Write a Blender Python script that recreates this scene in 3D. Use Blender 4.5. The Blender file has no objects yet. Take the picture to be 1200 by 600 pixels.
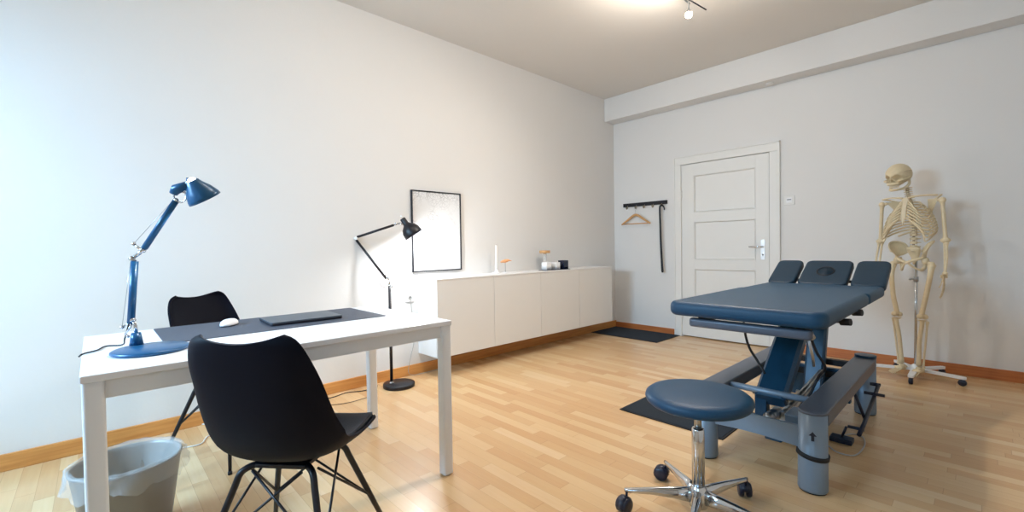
import bpy, bmesh, math, random
from mathutils import Vector, Matrix, Euler
random.seed(7)
PI = math.pi
S = bpy.context.scene
COL = S.collection

# ------------------------------------------------------------------ camera, sky, exposure, daylight
cd_ = bpy.data.cameras.new('camera')
cam = bpy.data.objects.new('camera', cd_)
COL.objects.link(cam)
cd_.sensor_width = 36; cd_.sensor_fit = 'HORIZONTAL'; cd_.lens = 15.61
cd_.clip_start = .05; cd_.clip_end = 100
YAW, PIT, ROL = 0.8156, -0.0208, -0.0157
fw = Vector((-math.sin(YAW)*math.cos(PIT), math.cos(YAW)*math.cos(PIT), math.sin(PIT)))
r0 = Vector((math.cos(YAW), math.sin(YAW), 0)); u0 = r0.cross(fw)
rr = r0*math.cos(ROL)+u0*math.sin(ROL); uu = -r0*math.sin(ROL)+u0*math.cos(ROL)
M = Matrix((rr, uu, -fw)).transposed().to_4x4()
M.translation = Vector((3.3725, -5.0588, 1.087))
cam.matrix_world = M
S.camera = cam
S.view_settings.view_transform = 'Standard'
S.view_settings.look = 'None'
S.view_settings.exposure = 0.14
S.view_settings.gamma = 1.0
S.view_settings.use_curve_mapping = False

DAY_POWER = 290
DAY_COL = (0.42, 0.715, 1.0)
SPOT_POWER = 55
SPOT_COL = (1.0, 0.89, 0.775)
LAMP_POWER = 21

W = bpy.data.worlds.new('sky'); S.world = W; W.use_nodes = True
bgn = W.node_tree.nodes['Background']
sky = W.node_tree.nodes.new('ShaderNodeTexSky')
sky.sky_type = 'HOSEK_WILKIE'; sky.turbidity = 6; sky.sun_direction = (0.3, 0.7, 0.6)
W.node_tree.links.new(sky.outputs[0], bgn.inputs[0]); bgn.inputs[1].default_value = 0.8

RX, NY, H = 4.9, -6.5, 2.975          # room: x 0..RX, y NY..0
WIN = [(0.40, 1.50), (2.95, 4.05)]    # window openings in the wall behind the camera
WZ0, WZ1 = 1.05, 2.15
for (a, b), pw in zip(WIN, (1.0, 0.12)):
    ld = bpy.data.lights.new('window_daylight', 'AREA'); ld.shape = 'RECTANGLE'
    ld.size = 1.5; ld.size_y = 1.0; ld.energy = DAY_POWER*pw; ld.color = DAY_COL
    lo = bpy.data.objects.new('window_daylight', ld); COL.objects.link(lo)
    lo.location = ((a+b)/2, NY-.65, 2.15); lo.rotation_euler = (PI/2-math.radians(16), 0, 0)

# ------------------------------------------------------------------ materials
def lin(c):
    return tuple((x/255/12.92 if x/255 <= .04045 else ((x/255+.055)/1.055)**2.4) for x in c)+(1,)
def mat(name, rgb, rough=.5, metal=0, noise=0, scale=30, bump=0, bscale=200, spec=.5, coat=0, emit=0, emitc=None, trans=0, alpha=1):
    m = bpy.data.materials.new(name); m.use_nodes = True
    nt = m.node_tree; b = nt.nodes['Principled BSDF']
    c = lin(rgb)
    b.inputs['Base Color'].default_value = c
    b.inputs['Roughness'].default_value = rough; b.inputs['Metallic'].default_value = metal
    b.inputs['Specular IOR Level'].default_value = spec
    b.inputs['Coat Weight'].default_value = coat
    b.inputs['Transmission Weight'].default_value = trans; b.inputs['Alpha'].default_value = alpha
    if emit:
        b.inputs['Emission Color'].default_value = lin(emitc or rgb); b.inputs['Emission Strength'].default_value = emit
    tc = nt.nodes.new('ShaderNodeTexCoord')
    nz = nt.nodes.new('ShaderNodeTexNoise'); nz.inputs['Scale'].default_value = scale; nz.inputs['Detail'].default_value = 4
    nt.links.new(tc.outputs['Object'], nz.inputs['Vector'])
    mx = nt.nodes.new('ShaderNodeMix'); mx.data_type = 'RGBA'
    k = noise if noise else .04
    mx.inputs[6].default_value = tuple(x*(1-k) for x in c[:3])+(1,)
    mx.inputs[7].default_value = tuple(min(1, x*(1+k)) for x in c[:3])+(1,)
    nt.links.new(nz.outputs['Fac'], mx.inputs[0]); nt.links.new(mx.outputs[2], b.inputs['Base Color'])
    if bump:
        n2 = nt.nodes.new('ShaderNodeTexNoise'); n2.inputs['Scale'].default_value = bscale; n2.inputs['Detail'].default_value = 3
        nt.links.new(tc.outputs['Object'], n2.inputs['Vector'])
        bp = nt.nodes.new('ShaderNodeBump'); bp.inputs['Strength'].default_value = bump; bp.inputs['Distance'].default_value = .002
        nt.links.new(n2.outputs['Fac'], bp.inputs['Height']); nt.links.new(bp.outputs[0], b.inputs['Normal'])
    return m

M_wall = mat('wall_paint', (228, 227, 225), .9, noise=.012, scale=3, bump=.25, bscale=60)
M_ceil = mat('ceiling_paint', (226, 222, 216), .92, noise=.012, scale=3, bump=.2, bscale=60)
M_trim = mat('trim_paint', (232, 231, 227), .45, noise=.012, scale=8)
M_cab = mat('white_lacquer', (232, 231, 228), .35, noise=.008, scale=8)
M_desk = mat('desk_white', (236, 238, 243), .3, noise=.01, scale=20)
M_deskleg = mat('desk_leg_white', (234, 237, 242), .4, noise=.01, scale=20)
M_black = mat('black_metal', (8, 10, 22), .4, noise=.1)
M_shell = mat('chair_shell_plastic', (3, 7, 24), .55, spec=.14, noise=.1)
M_cush = mat('chair_cushion_leather', (10, 20, 32), .5, spec=.25, noise=.12, bump=.2, bscale=300)
M_tol = mat('blue_lamp_metal', (22, 82, 124), .3, metal=.1, noise=.05)
M_chrome = mat('chrome', (205, 208, 212), .12, metal=1, noise=.03)
M_steel = mat('brushed_steel', (170, 174, 178), .3, metal=1, noise=.05)
M_fabric = mat('slate_upholstery', (8, 60, 90), .48, spec=.4, noise=.06, bump=.15, bscale=400)
M_fabric2 = mat('headrest_upholstery', (14, 46, 66), .45, spec=.4, noise=.06, bump=.15, bscale=400)
M_frame = mat('blue_grey_paint', (122, 140, 158), .38, metal=.2, noise=.04)
M_frame2 = mat('petrol_blue_paint', (24, 64, 90), .35, metal=.15, noise=.05)
M_frame3 = mat('grey_paint', (84, 92, 106), .38, metal=.15, noise=.04)
M_rubber = mat('black_rubber', (14, 16, 22), .6, noise=.1)
M_castw = mat('caster_plastic', (16, 26, 48), .35, noise=.1)
M_mat = mat('floor_mat_fibre', (26, 38, 50), .95, noise=.35, scale=300, bump=.8, bscale=500)
M_matedge = mat('floor_mat_edge', (12, 16, 24), .7, noise=.1)
M_deskmat = mat('desk_mat_leather', (62, 70, 84), .55, noise=.06, scale=60, bump=.3, bscale=300)
M_laptop = mat('laptop_lid', (84, 96, 108), .4, metal=.5, noise=.04)
M_lapside = mat('laptop_side', (12, 18, 34), .4, noise=.04)
M_white = mat('white_plastic', (240, 240, 240), .35, noise=.01)
M_wood = mat('hanger_wood', (206, 158, 104), .45, noise=.12, scale=40)
M_orange = mat('figurine_wood', (226, 160, 106), .5, noise=.1, scale=50)
M_bone = mat('bone_plastic', (222, 204, 168), .5, noise=.1, scale=40, bump=.3, bscale=120)
M_cart = mat('cartilage_plastic', (222, 206, 176), .5, noise=.06)
M_disc = mat('disc_plastic', (150, 128, 108), .55, noise=.08)
M_glass = mat('clear_glass', (245, 248, 248), .03, noise=.002, alpha=.14)
M_bag = mat('bin_bag_film', (225, 228, 230), .25, noise=.03, alpha=.28)
M_bin = mat('frosted_bin_plastic', (148, 138, 128), .35, noise=.03, alpha=.7)
M_wax = mat('white_wax', (244, 242, 236), .4, noise=.01)
M_dark = mat('dark_blue_glass', (14, 24, 52), .2, noise=.1)
M_cable_b = mat('black_cable', (16, 16, 20), .5)
M_cable_g = mat('grey_cable', (176, 172, 166), .5)
M_cable_w = mat('white_cable', (226, 224, 220), .5)
M_brass = mat('hook_metal', (150, 140, 122), .4, metal=1)
M_paper = None
M_bulb = mat('bulb_glow', (255, 236, 205), .3, emit=60, emitc=(255, 232, 200))
M_bulb2 = mat('lamp_bulb_glow', (255, 246, 230), .3, emit=12, emitc=(255, 244, 228))
M_plate = mat('satin_plate', (238, 238, 238), .35, metal=.3, noise=.01)
M_dot = mat('dark_mark', (22, 34, 56), .5)
M_inner = mat('lamp_inner_white', (235, 235, 232), .4)
M_out = mat('facade_outside', (170, 165, 155), .9, noise=.05)

def nodes(m):
    nt = m.node_tree; return nt, nt.nodes, nt.links
def floor_material():
    m = bpy.data.materials.new('parquet'); m.use_nodes = True
    nt, N, L = nodes(m); b = N['Principled BSDF']
    tc = N.new('ShaderNodeTexCoord'); sp = N.new('ShaderNodeSeparateXYZ'); L.new(tc.outputs['Object'], sp.inputs[0])
    def mth(op, a, b_=None, c_=None):
        n = N.new('ShaderNodeMath'); n.operation = op
        for i, v in enumerate((a, b_, c_)):
            if v is None: continue
            if isinstance(v, (int, float)): n.inputs[i].default_value = v
            else: L.new(v, n.inputs[i])
        return n.outputs[0]
    RW, PL = .066, .52
    yy = mth('DIVIDE', sp.outputs['Y'], RW); row = mth('FLOOR', yy); fy = mth('FRACT', yy)
    wn = N.new('ShaderNodeTexWhiteNoise'); wn.noise_dimensions = '1D'; L.new(row, wn.inputs['W'])
    xx = mth('ADD', mth('DIVIDE', sp.outputs['X'], PL), mth('MULTIPLY', wn.outputs['Value'], 7.3))
    cx = mth('FLOOR', xx); fx = mth('FRACT', xx)
    cb = N.new('ShaderNodeCombineXYZ'); L.new(cx, cb.inputs[0]); L.new(row, cb.inputs[1])
    w2 = N.new('ShaderNodeTexWhiteNoise'); w2.noise_dimensions = '2D'; L.new(cb.outputs[0], w2.inputs['Vector'])
    # grain
    mp = N.new('ShaderNodeMapping'); mp.inputs['Scale'].default_value = (2.2, 34, 1)
    L.new(tc.outputs['Object'], mp.inputs[0])
    off = N.new('ShaderNodeVectorMath'); off.operation = 'ADD'; L.new(mp.outputs[0], off.inputs[0])
    cb2 = N.new('ShaderNodeCombineXYZ'); L.new(mth('MULTIPLY', w2.outputs['Value'], 40), cb2.inputs[0]); L.new(cb2.outputs[0], off.inputs[1])
    gn = N.new('ShaderNodeTexNoise'); gn.inputs['Scale'].default_value = 1.4; gn.inputs['Detail'].default_value = 6; gn.inputs['Roughness'].default_value = .6
    L.new(off.outputs[0], gn.inputs['Vector'])
    tone = mth('ADD', mth('MULTIPLY', w2.outputs['Value'], .62), mth('MULTIPLY', gn.outputs['Fac'], .38))
    cr = N.new('ShaderNodeValToRGB'); L.new(tone, cr.inputs[0])
    e = cr.color_ramp.elements
    e[0].position = .05; e[0].color = lin((200, 156, 108))
    e[1].position = .95; e[1].color = lin((228, 200, 160))
    x = cr.color_ramp.elements.new(.4); x.color = lin((212, 174, 128))
    x = cr.color_ramp.elements.new(.7); x.color = lin((220, 186, 141))
    # joints
    jy = mth('LESS_THAN', mth('MINIMUM', fy, mth('SUBTRACT', 1, fy)), .012)
    jx = mth('LESS_THAN', mth('MINIMUM', fx, mth('SUBTRACT', 1, fx)), .0022)
    j = mth('MAXIMUM', jy, jx)
    mx = N.new('ShaderNodeMix'); mx.data_type = 'RGBA'; mx.blend_type = 'MULTIPLY'
    L.new(mth('MULTIPLY', j, .35), mx.inputs[0]); L.new(cr.outputs[0], mx.inputs[6]); mx.inputs[7].default_value = (.35, .22, .12, 1)
    L.new(mx.outputs[2], b.inputs['Base Color'])
    b.inputs['Roughness'].default_value = .3; b.inputs['Specular IOR Level'].default_value = .5
    b.inputs['Roughness'].default_value = .26
    bp = N.new('ShaderNodeBump'); bp.inputs['Strength'].default_value = .12; bp.inputs['Distance'].default_value = .001
    L.new(mth('SUBTRACT', gn.outputs['Fac'], mth('MULTIPLY', j, .6)), bp.inputs['Height']); L.new(bp.outputs[0], b.inputs['Normal'])
    return m
M_floor = floor_material()
def wood_material(name, c1, c2, axis_scale, rough=.4):
    m = bpy.data.materials.new(name); m.use_nodes = True
    nt, N, L = nodes(m); b = N['Principled BSDF']
    tc = N.new('ShaderNodeTexCoord'); mp = N.new('ShaderNodeMapping'); mp.inputs['Scale'].default_value = axis_scale
    L.new(tc.outputs['Object'], mp.inputs[0])
    n = N.new('ShaderNodeTexNoise'); n.inputs['Scale'].default_value = 1.5; n.inputs['Detail'].default_value = 5; L.new(mp.outputs[0], n.inputs['Vector'])
    cr = N.new('ShaderNodeValToRGB'); L.new(n.outputs['Fac'], cr.inputs[0])
    cr.color_ramp.elements[0].position = .3; cr.color_ramp.elements[0].color = lin(c1)
    cr.color_ramp.elements[1].position = .7; cr.color_ramp.elements[1].color = lin(c2)
    L.new(cr.outputs[0], b.inputs['Base Color']); b.inputs['Roughness'].default_value = rough
    return m
M_bbL = wood_material('baseboard_wood_left_lit', (200, 132, 68), (222, 160, 92), (40, 2, 40))  # lighter than the back skirting: brightness of the lit wall put into the colour
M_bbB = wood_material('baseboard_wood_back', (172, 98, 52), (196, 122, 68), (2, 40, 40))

def paper_material():
    m = bpy.data.materials.new('map_print'); m.use_nodes = True
    nt, N, L = nodes(m); b = N['Principled BSDF']
    tc = N.new('ShaderNodeTexCoord')
    v1 = N.new('ShaderNodeTexVoronoi'); v1.feature = 'DISTANCE_TO_EDGE'; v1.inputs['Scale'].default_value = 38
    v2 = N.new('ShaderNodeTexVoronoi'); v2.feature = 'DISTANCE_TO_EDGE'; v2.inputs['Scale'].default_value = 9
    nz = N.new('ShaderNodeTexNoise'); nz.inputs['Scale'].default_value = 5; nz.inputs['Detail'].default_value = 5
    for n in (v1, v2, nz): L.new(tc.outputs['Object'], n.inputs['Vector'])
    def ramp(o, p0, p1, c0, c1):
        r = N.new('ShaderNodeValToRGB'); L.new(o, r.inputs[0]); e = r.color_ramp.elements
        e[0].position = p0; e[0].color = (c0,)*3+(1,); e[1].position = p1; e[1].color = (c1,)*3+(1,); return r.outputs[0]
    a = ramp(v1.outputs['Distance'], .02, .07, 1, 0); c = ramp(v2.outputs['Distance'], .01, .03, .8, 0); d = ramp(nz.outputs['Fac'], .42, .62, 0, 1)
    def mth(op, x, y):
        n = N.new('ShaderNodeMath'); n.operation = op
        for i, v in enumerate((x, y)):
            if isinstance(v, (int, float)): n.inputs[i].default_value = v
            else: L.new(v, n.inputs[i])
        return n.outputs[0]
    sp = N.new('ShaderNodeSeparateXYZ'); L.new(tc.outputs['Object'], sp.inputs[0])
    up = mth('MULTIPLY', mth('ADD', sp.outputs['Z'], -.28), 3.2)   # the drawing is denser in the top of the sheet
    f = mth('MULTIPLY', mth('MULTIPLY', mth('MAXIMUM', a, c), d), mth('MAXIMUM', mth('MINIMUM', up, .55), .06))
    mx = N.new('ShaderNodeMix'); mx.data_type = 'RGBA'; L.new(f, mx.inputs[0])
    mx.inputs[6].default_value = lin((228, 229, 230)); mx.inputs[7].default_value = lin((110, 112, 118))
    L.new(mx.outputs[2], b.inputs['Base Color']); b.inputs['Roughness'].default_value = .6
    return m
M_paper = paper_material()

# ------------------------------------------------------------------ mesh helpers
def new(): return bmesh.new()
def box(bm, x0, x1, y0, y1, z0, z1, bev=0, seg=2, mi=0, rot=None, pivot=None):
    g = bmesh.ops.create_cube(bm, size=1)
    vs = g['verts']
    for v in vs:
        v.co = Vector(((x0+x1)/2+v.co.x*(x1-x0), (y0+y1)/2+v.co.y*(y1-y0), (z0+z1)/2+v.co.z*(z1-z0)))
    fs = set(f for v in vs for f in v.link_faces)
    for f in fs: f.material_index = mi
    if bev:
        es = list(set(e for v in vs for e in v.link_edges))
        r = bmesh.ops.bevel(bm, geom=es, offset=bev, segments=seg, affect='EDGES', profile=.5)
        vs = list(set(v for f in r['faces'] for v in f.verts) | set(v for v in vs if v.is_valid))
        for f in r['faces']: f.material_index = mi
    if rot is not None:
        bmesh.ops.rotate(bm, verts=[v for v in vs if v.is_valid], cent=pivot or Vector(((x0+x1)/2, (y0+y1)/2, (z0+z1)/2)), matrix=rot)
    return vs
def loft(bm, rings, cap0=True, cap1=True, closed=True, mi=0, smooth=True):
    R = [[bm.verts.new(p) for p in ring] for ring in rings]
    n = len(R[0])
    for a, b in zip(R, R[1:]):
        for i in range(n if closed else n-1):
            j = (i+1) % n
            f = bm.faces.new((a[i], a[j], b[j], b[i])); f.material_index = mi; f.smooth = smooth
    if cap0: f = bm.faces.new(list(reversed(R[0]))); f.material_index = mi
    if cap1: f = bm.faces.new(R[-1]); f.material_index = mi
    return R
def frames(pts):
    pts = [Vector(p) for p in pts]
    T = []
    for i in range(len(pts)):
        a = pts[max(i-1, 0)]; b = pts[min(i+1, len(pts)-1)]
        T.append((b-a).normalized())
    up = Vector((0, 0, 1))
    if abs(T[0].dot(up)) > .95: up = Vector((1, 0, 0))
    n = (up-T[0]*up.dot(T[0])).normalized()
    out = []
    for i, t in enumerate(T):
        n = (n-t*n.dot(t))
        n.normalize()
        out.append((pts[i], t, n, t.cross(n)))
    return out
def tube(bm, pts, r, seg=10, mi=0, flat=1.0, cap=True):
    if isinstance(r, (int, float)): r = [r]*len(pts)
    rings = []
    for (p, t, n, b), rad in zip(frames(pts), r):
        rings.append([p+(n*math.cos(2*PI*k/seg)+b*math.sin(2*PI*k/seg)*flat)*rad for k in range(seg)])
    loft(bm, rings, cap, cap, mi=mi)
def smooth_path(pts, n=8):
    pts = [Vector(p) for p in pts]; out = []
    P = [pts[0]*2-pts[1]]+pts+[pts[-1]*2-pts[-2]]
    for i in range(1, len(P)-2):
        for k in range(n):
            t = k/n
            a, b, c, d = P[i-1], P[i], P[i+1], P[i+2]
            out.append(.5*((2*b)+(c-a)*t+(2*a-5*b+4*c-d)*t*t+(-a+3*b-3*c+d)*t**3))
    out.append(pts[-1]); return out
def lathe(bm, prof, seg=32, mat4=None, mi=0, cap0=True, cap1=True):
    rings = []
    for r, z in prof:
        ring = [Vector((r*math.cos(2*PI*k/seg), r*math.sin(2*PI*k/seg), z)) for k in range(seg)]
        if mat4 is not None: ring = [mat4 @ p for p in ring]
        rings.append(ring)
    loft(bm, rings, cap0, cap1, mi=mi)
def axis_mat(origin, direction):
    d = Vector(direction).normalized()
    q = Vector((0, 0, 1)).rotation_difference(d)
    m = q.to_matrix().to_4x4(); m.translation = Vector(origin); return m
def rrect(cx, cy, w, l, r, z, k=6):
    r = min(r, w/2-1e-4, l/2-1e-4); out = []
    for sx, sy, a0 in ((1, 1, 0), (-1, 1, PI/2), (-1, -1, PI), (1, -1, 3*PI/2)):
        for i in range(k+1):
            a = a0+PI/2*i/k
            out.append(Vector((cx+sx*(w/2-r)+r*math.cos(a), cy+sy*(l/2-r)+r*math.sin(a), z)))
    return out
def pad(bm, x0, x1, y0, y1, z0, z1, rc=.04, re=.02, crown=0, mat4=None, mi=0, k=6):
    cx, cy, w, l = (x0+x1)/2, (y0+y1)/2, x1-x0, y1-y0
    rings = []
    n = 5
    for i in range(n+1):
        a = PI/2*i/n; ins = re*(1-math.sin(a)); rings.append(rrect(cx, cy, w-2*ins, l-2*ins, max(rc-ins, .002), z0+re*(1-math.cos(a)), k))
    for i in range(n+1):
        a = PI/2*i/n; ins = re*(1-math.cos(a)); rings.append(rrect(cx, cy, w-2*ins, l-2*ins, max(rc-ins, .002), z1-re*(1-math.sin(a)), k))
    if crown:
        for s, c in ((.93, .35), (.8, .7), (.55, .92), (.25, 1)):
            rings.append([Vector((cx+(p.x-cx)*s, cy+(p.y-cy)*s, z1+crown*c)) for p in rings[2*n+1]])
    if mat4 is not None: rings = [[mat4 @ p for p in r] for r in rings]
    loft(bm, rings, mi=mi)
def torus(bm, R, r, mat4, seg=32, s2=8, mi=0, z=1.0):
    pts = []
    rings = []
    for i in range(seg):
        a = 2*PI*i/seg
        rings.append([mat4 @ Vector(((R+r*math.cos(2*PI*k/s2))*math.cos(a), (R+r*math.cos(2*PI*k/s2))*math.sin(a), z*r*math.sin(2*PI*k/s2))) for k in range(s2)])
    rings.append(rings[0])
    V = [[bm.verts.new(p) for p in ring] for ring in rings[:-1]]
    for i in range(seg):
        a, b = V[i], V[(i+1) % seg]
        for k in range(s2):
            j = (k+1) % s2
            f = bm.faces.new((a[k], b[k], b[j], a[j])); f.smooth = True; f.material_index = mi
def ball(bm, c, r, sub=2, sc=(1, 1, 1), rot=None, mi=0):
    m = Matrix.Translation(c)
    if rot is not None: m = m @ rot.to_4x4()
    m = m @ Matrix.Diagonal((sc[0], sc[1], sc[2], 1))
    g = bmesh.ops.create_icosphere(bm, subdivisions=sub, radius=r, matrix=m)
    for v in g['verts']:
        for f in v.link_faces: f.smooth = True; f.material_index = mi
    return g['verts']
def top_root(o):
    while o.parent: o = o.parent
    return o
def root_matrix(o):
    return Matrix.Translation(o.location) @ o.rotation_euler.to_matrix().to_4x4()
def obj(name, bm, m, parent=None, world=False, origin=None):
    """one mesh object; world=True: the mesh was written in room coordinates"""
    if world and parent is not None:
        bmesh.ops.transform(bm, matrix=root_matrix(top_root(parent)).inverted(), verts=bm.verts)
    if origin is not None and parent is None:
        bmesh.ops.translate(bm, vec=-Vector(origin), verts=bm.verts)
    bmesh.ops.recalc_face_normals(bm, faces=bm.faces)
    me = bpy.data.meshes.new(name); bm.to_mesh(me); bm.free()
    for x in (m if isinstance(m, (list, tuple)) else [m]): me.materials.append(x)
    o = bpy.data.objects.new(name, me); COL.objects.link(o)
    if parent is not None: o.parent = parent
    elif origin is not None: o.location = origin
    return o
def thing(name, label, cat, loc=(0, 0, 0), rz=0, group=None):
    o = bpy.data.objects.new(name, None); COL.objects.link(o); o.empty_display_size = .1
    o.location = loc; o.rotation_euler = (0, 0, rz)
    o['label'] = label; o['category'] = cat
    if group: o['group'] = group
    return o
def tag(o, label, cat, group=None):
    o['label'] = label; o['category'] = cat
    if group: o['group'] = group
    return o
def struct(name, bm, m, parent=None, label=None, cat=None):
    o = obj(name, bm, m, parent)
    if parent is None: o['kind'] = 'structure'
    if label: o['label'] = label
    if cat: o['category'] = cat
    return o
def copy_tree(o, parent=None):
    c = o.copy(); COL.objects.link(c)
    if parent is not None: c.parent = parent; c.matrix_parent_inverse.identity()
    for ch in list(o.children): copy_tree(ch, c)
    return c

# ------------------------------------------------------------------ the room
T = .25
b = new(); box(b, -T, RX+T, NY-T, T, -.12, 0); struct('floor', b, M_floor, label='light beech strip parquet floor, semi-gloss, running along the door wall', cat='floor')
b = new(); box(b, -T, RX+T, NY-T, T, H, H+.12); struct('ceiling', b, M_ceil, label='plain off-white ceiling with small spotlights', cat='ceiling')
b = new(); box(b, -T, 0, NY-T, T, 0, H); struct('wall_left', b, M_wall, label='long white wall with the framed print and floating sideboard', cat='wall')
DX0, DX1, DZ = .93, 1.869, 2.015      # door opening
b = new()
box(b, 0, DX0, 0, T, 0, H); box(b, DX1, RX+T, 0, T, 0, H); box(b, DX0, DX1, 0, T, DZ, H)
struct('wall_back', b, M_wall, label='white end wall with the panelled door and coat rail', cat='wall')
b = new(); box(b, RX, RX+T, NY-T, 0, 0, H); struct('wall_right', b, M_wall, label='white wall on the right beyond the skeleton', cat='wall')
b = new()
xs = [0, WIN[0][0], WIN[0][1], WIN[1][0], WIN[1][1], RX]
for i in range(0, 5, 2): box(b, xs[i], xs[i+1], NY-T, NY, 0, H)
for a, c in WIN: box(b, a, c, NY-T, NY, 0, WZ0); box(b, a, c, NY-T, NY, WZ1, H)
struct('wall_front', b, M_wall, label='window wall behind the viewer', cat='wall')
# beam along the back wall
b = new(); box(b, 0, RX, -.204, 0, 2.682, H, .006)
struct('trim_1', b, M_wall, label='boxed white ceiling beam running above the door wall', cat='beam')
b = new(); lathe(b, [(.001, 0), (.035, 0), (.035, -.008), (.022, -.016), (.001, -.017)], 24, Matrix.Translation((1.90, -.10, 2.682)))
tag(obj('beam_button', b, M_trim, origin=(1.90, -.10, 2.682)), 'tiny round white cover under the ceiling beam above the door', 'cover plate')
# baseboards
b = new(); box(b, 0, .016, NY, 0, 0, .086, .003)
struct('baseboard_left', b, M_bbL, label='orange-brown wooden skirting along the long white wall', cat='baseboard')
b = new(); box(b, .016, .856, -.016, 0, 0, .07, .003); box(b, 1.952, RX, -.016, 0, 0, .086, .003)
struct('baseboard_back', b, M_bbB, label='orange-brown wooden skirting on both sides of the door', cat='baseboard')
# windows behind the viewer
for i, (a, c) in enumerate(WIN):
    b = new()
    t = .05
    for q in ((a, a+t, WZ0, WZ1), (c-t, c, WZ0, WZ1), (a+t, c-t, WZ0, WZ0+t), (a+t, c-t, WZ1-t, WZ1), ((a+c)/2-.03, (a+c)/2+.03, WZ0+t, WZ1-t)):
        box(b, q[0], q[1], NY-.16, NY-.10, q[2], q[3], .004)
    w = struct('window_%d' % (i+1), b, M_trim, label='white framed two-sash window behind the viewer, %s' % ('nearer the long wall' if i == 0 else 'farther from the long wall'), cat='window')
    b = new(); box(b, a-.03, c+.03, NY-.10, NY+.06, WZ0-.03, WZ0, .004); obj('window_sill', b, M_trim, w)

# door with frame, three panels, handle
b = new()
box(b, .856, DX0, -.022, .0, 0, 2.015, .004); box(b, DX1, 1.952, -.022, 0, 0, 2.015, .004); box(b, .856, 1.952, -.022, 0, 2.015, 2.098, .004)
box(b, .842, .858, -.028, 0, 0, 2.112, .003); box(b, 1.950, 1.966, -.028, 0, 0, 2.112, .003); box(b, .842, 1.966, -.028, 0, 2.098, 2.112, .003)
box(b, DX0, DX0+.004, 0, .12, 0, DZ); box(b, DX1-.004, DX1, 0, .12, 0, DZ); box(b, DX0, DX1, .10, .12, 0, DZ)
fr = struct('trim_2', b, M_trim, label='white painted door frame around the panelled door', cat='door frame')
b = new()
x0, x1, z0, z1 = DX0+.003, DX1-.008, .012, DZ-.004
px0, px1 = 1.075, 1.733
rows = [(.235, .80), (.905, 1.342), (1.448, 1.878)]
Y0, Y1 = .0, .04
box(b, x0, px0, Y0, Y1, z0, z1, .002); box(b, px1, x1, Y0, Y1, z0, z1, .002)
zz = [z0]+[v for r_ in rows for v in r_]+[z1]
for i in range(0, len(zz), 2): box(b, px0, px1, Y0, Y1, zz[i], zz[i+1], .0)
d = struct('door_1', b, M_trim, label='closed white three-panel door in the end wall', cat='door')
for (q0, q1) in rows:
    b = new()
    box(b, px0, px1, Y0+.014, Y1-.005, q0, q1)
    # moulding round the panel: slopes back to the panel field
    w_ = .016
    def ringp(o, y): return [Vector((px0+o, y, q0+o)), Vector((px1-o, y, q0+o)), Vector((px1-o, y, q1-o)), Vector((px0+o, y, q1-o))]
    loft(b, [ringp(0, Y0+.001), ringp(.004, Y0-.004), ringp(.010, Y0+.002), ringp(w_, Y0+.014)], False, False, smooth=False)
    p = obj('door_panel', b, M_trim, d)
b = new()
pad(b, -.021, .021, -.105, .105, 0, .007, rc=.012, re=.002, mat4=Matrix.Translation((1.803, 0, 1.015)) @ Euler((PI/2, 0, 0)).to_matrix().to_4x4())
pl_ = obj('door_handle_plate', b, M_plate, d)
pl_['label'] = 'bright metal door plate'
b = new()
lathe(b, [(.011, 0), (.011, .035), (.008, .04)], 16, axis_mat((1.803, -.006, 1.047), (0, -1, 0)))
tube(b, smooth_path([(1.803, -.042, 1.047), (1.78, -.048, 1.047), (1.73, -.050, 1.046), (1.68, -.046, 1.048)], 4), [.009]*12+[.007], 12)
obj('door_lever', b, M_chrome, pl_)
b = new(); lathe(b, [(.001, 0), (.007, 0), (.007, .002), (.001, .0025)], 16, axis_mat((1.803, -.0065, .965), (0, -1, 0))); box(b, 1.801, 1.805, -.0092, -.0065, .948, .966)
obj('keyhole', b, M_dot, pl_)
for z in (.25, 1.675):
    b = new(); lathe(b, [(.007, -.04), (.007, .04)], 12, Matrix.Translation((DX0+.002, -.008, z))); obj('hinge', b, M_trim, d)

# light switch right of the door
b = new(); pad(b, -.046, .046, -.046, .046, 0, .009, rc=.006, re=.003, mat4=Matrix.Translation((2.045, 0, 1.506)) @ Euler((PI/2, 0, 0)).to_matrix().to_4x4())
sw = tag(obj('wall_switch', b, M_trim, origin=(2.045, 0, 1.506)), 'small square white wall switch beside the door frame', 'switch')
b = new(); pad(b, -.026, .026, -.026, .026, .009, .013, rc=.004, re=.0015, mat4=Euler((PI/2, 0, 0)).to_matrix().to_4x4()); rk = obj('rocker', b, M_white, sw)
b = new(); box(b, -.018, .018, -.0145, -.0128, .003, .010); obj('slot', b, M_dot, rk)

# ------------------------------------------------------------------ floating sideboard: four cabinets and a top
CZ0, CZ1, CXD = .176, .818, .300
ys = [-3.02, -2.397, -1.770, -1.146, -.515]
for i in range(4):
    a, c = ys[i], ys[i+1]
    place = ['end one nearest the floor lamp', 'second from the floor lamp', 'third from the floor lamp', 'last one towards the door wall'][i]
    t = thing('wall_cabinet', 'white handleless wall-hung cabinet, '+place, 'cabinet', (0, (a+c)/2, CZ0), 0, 'white wall-hung cabinets')
    b = new()
    box(b, .001, CXD-.02, a+.0005, a+.018, CZ0, CZ1); box(b, .001, CXD-.02, c-.018, c-.0005, CZ0, CZ1)
    box(b, .001, CXD-.02, a+.018, c-.018, CZ0, CZ0+.018); box(b, .001, CXD-.02, a+.018, c-.018, CZ1-.018, CZ1); box(b, .001, .01, a+.018, c-.018, CZ0+.018, CZ1-.018)
    obj('cabinet_body', b, M_cab, t, world=True)
    b = new(); box(b, CXD-.018, CXD, a+.0015, c-.0015, CZ0, CZ1, .0012, 1); obj('cabinet_door', b, M_cab, t, world=True)
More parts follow.
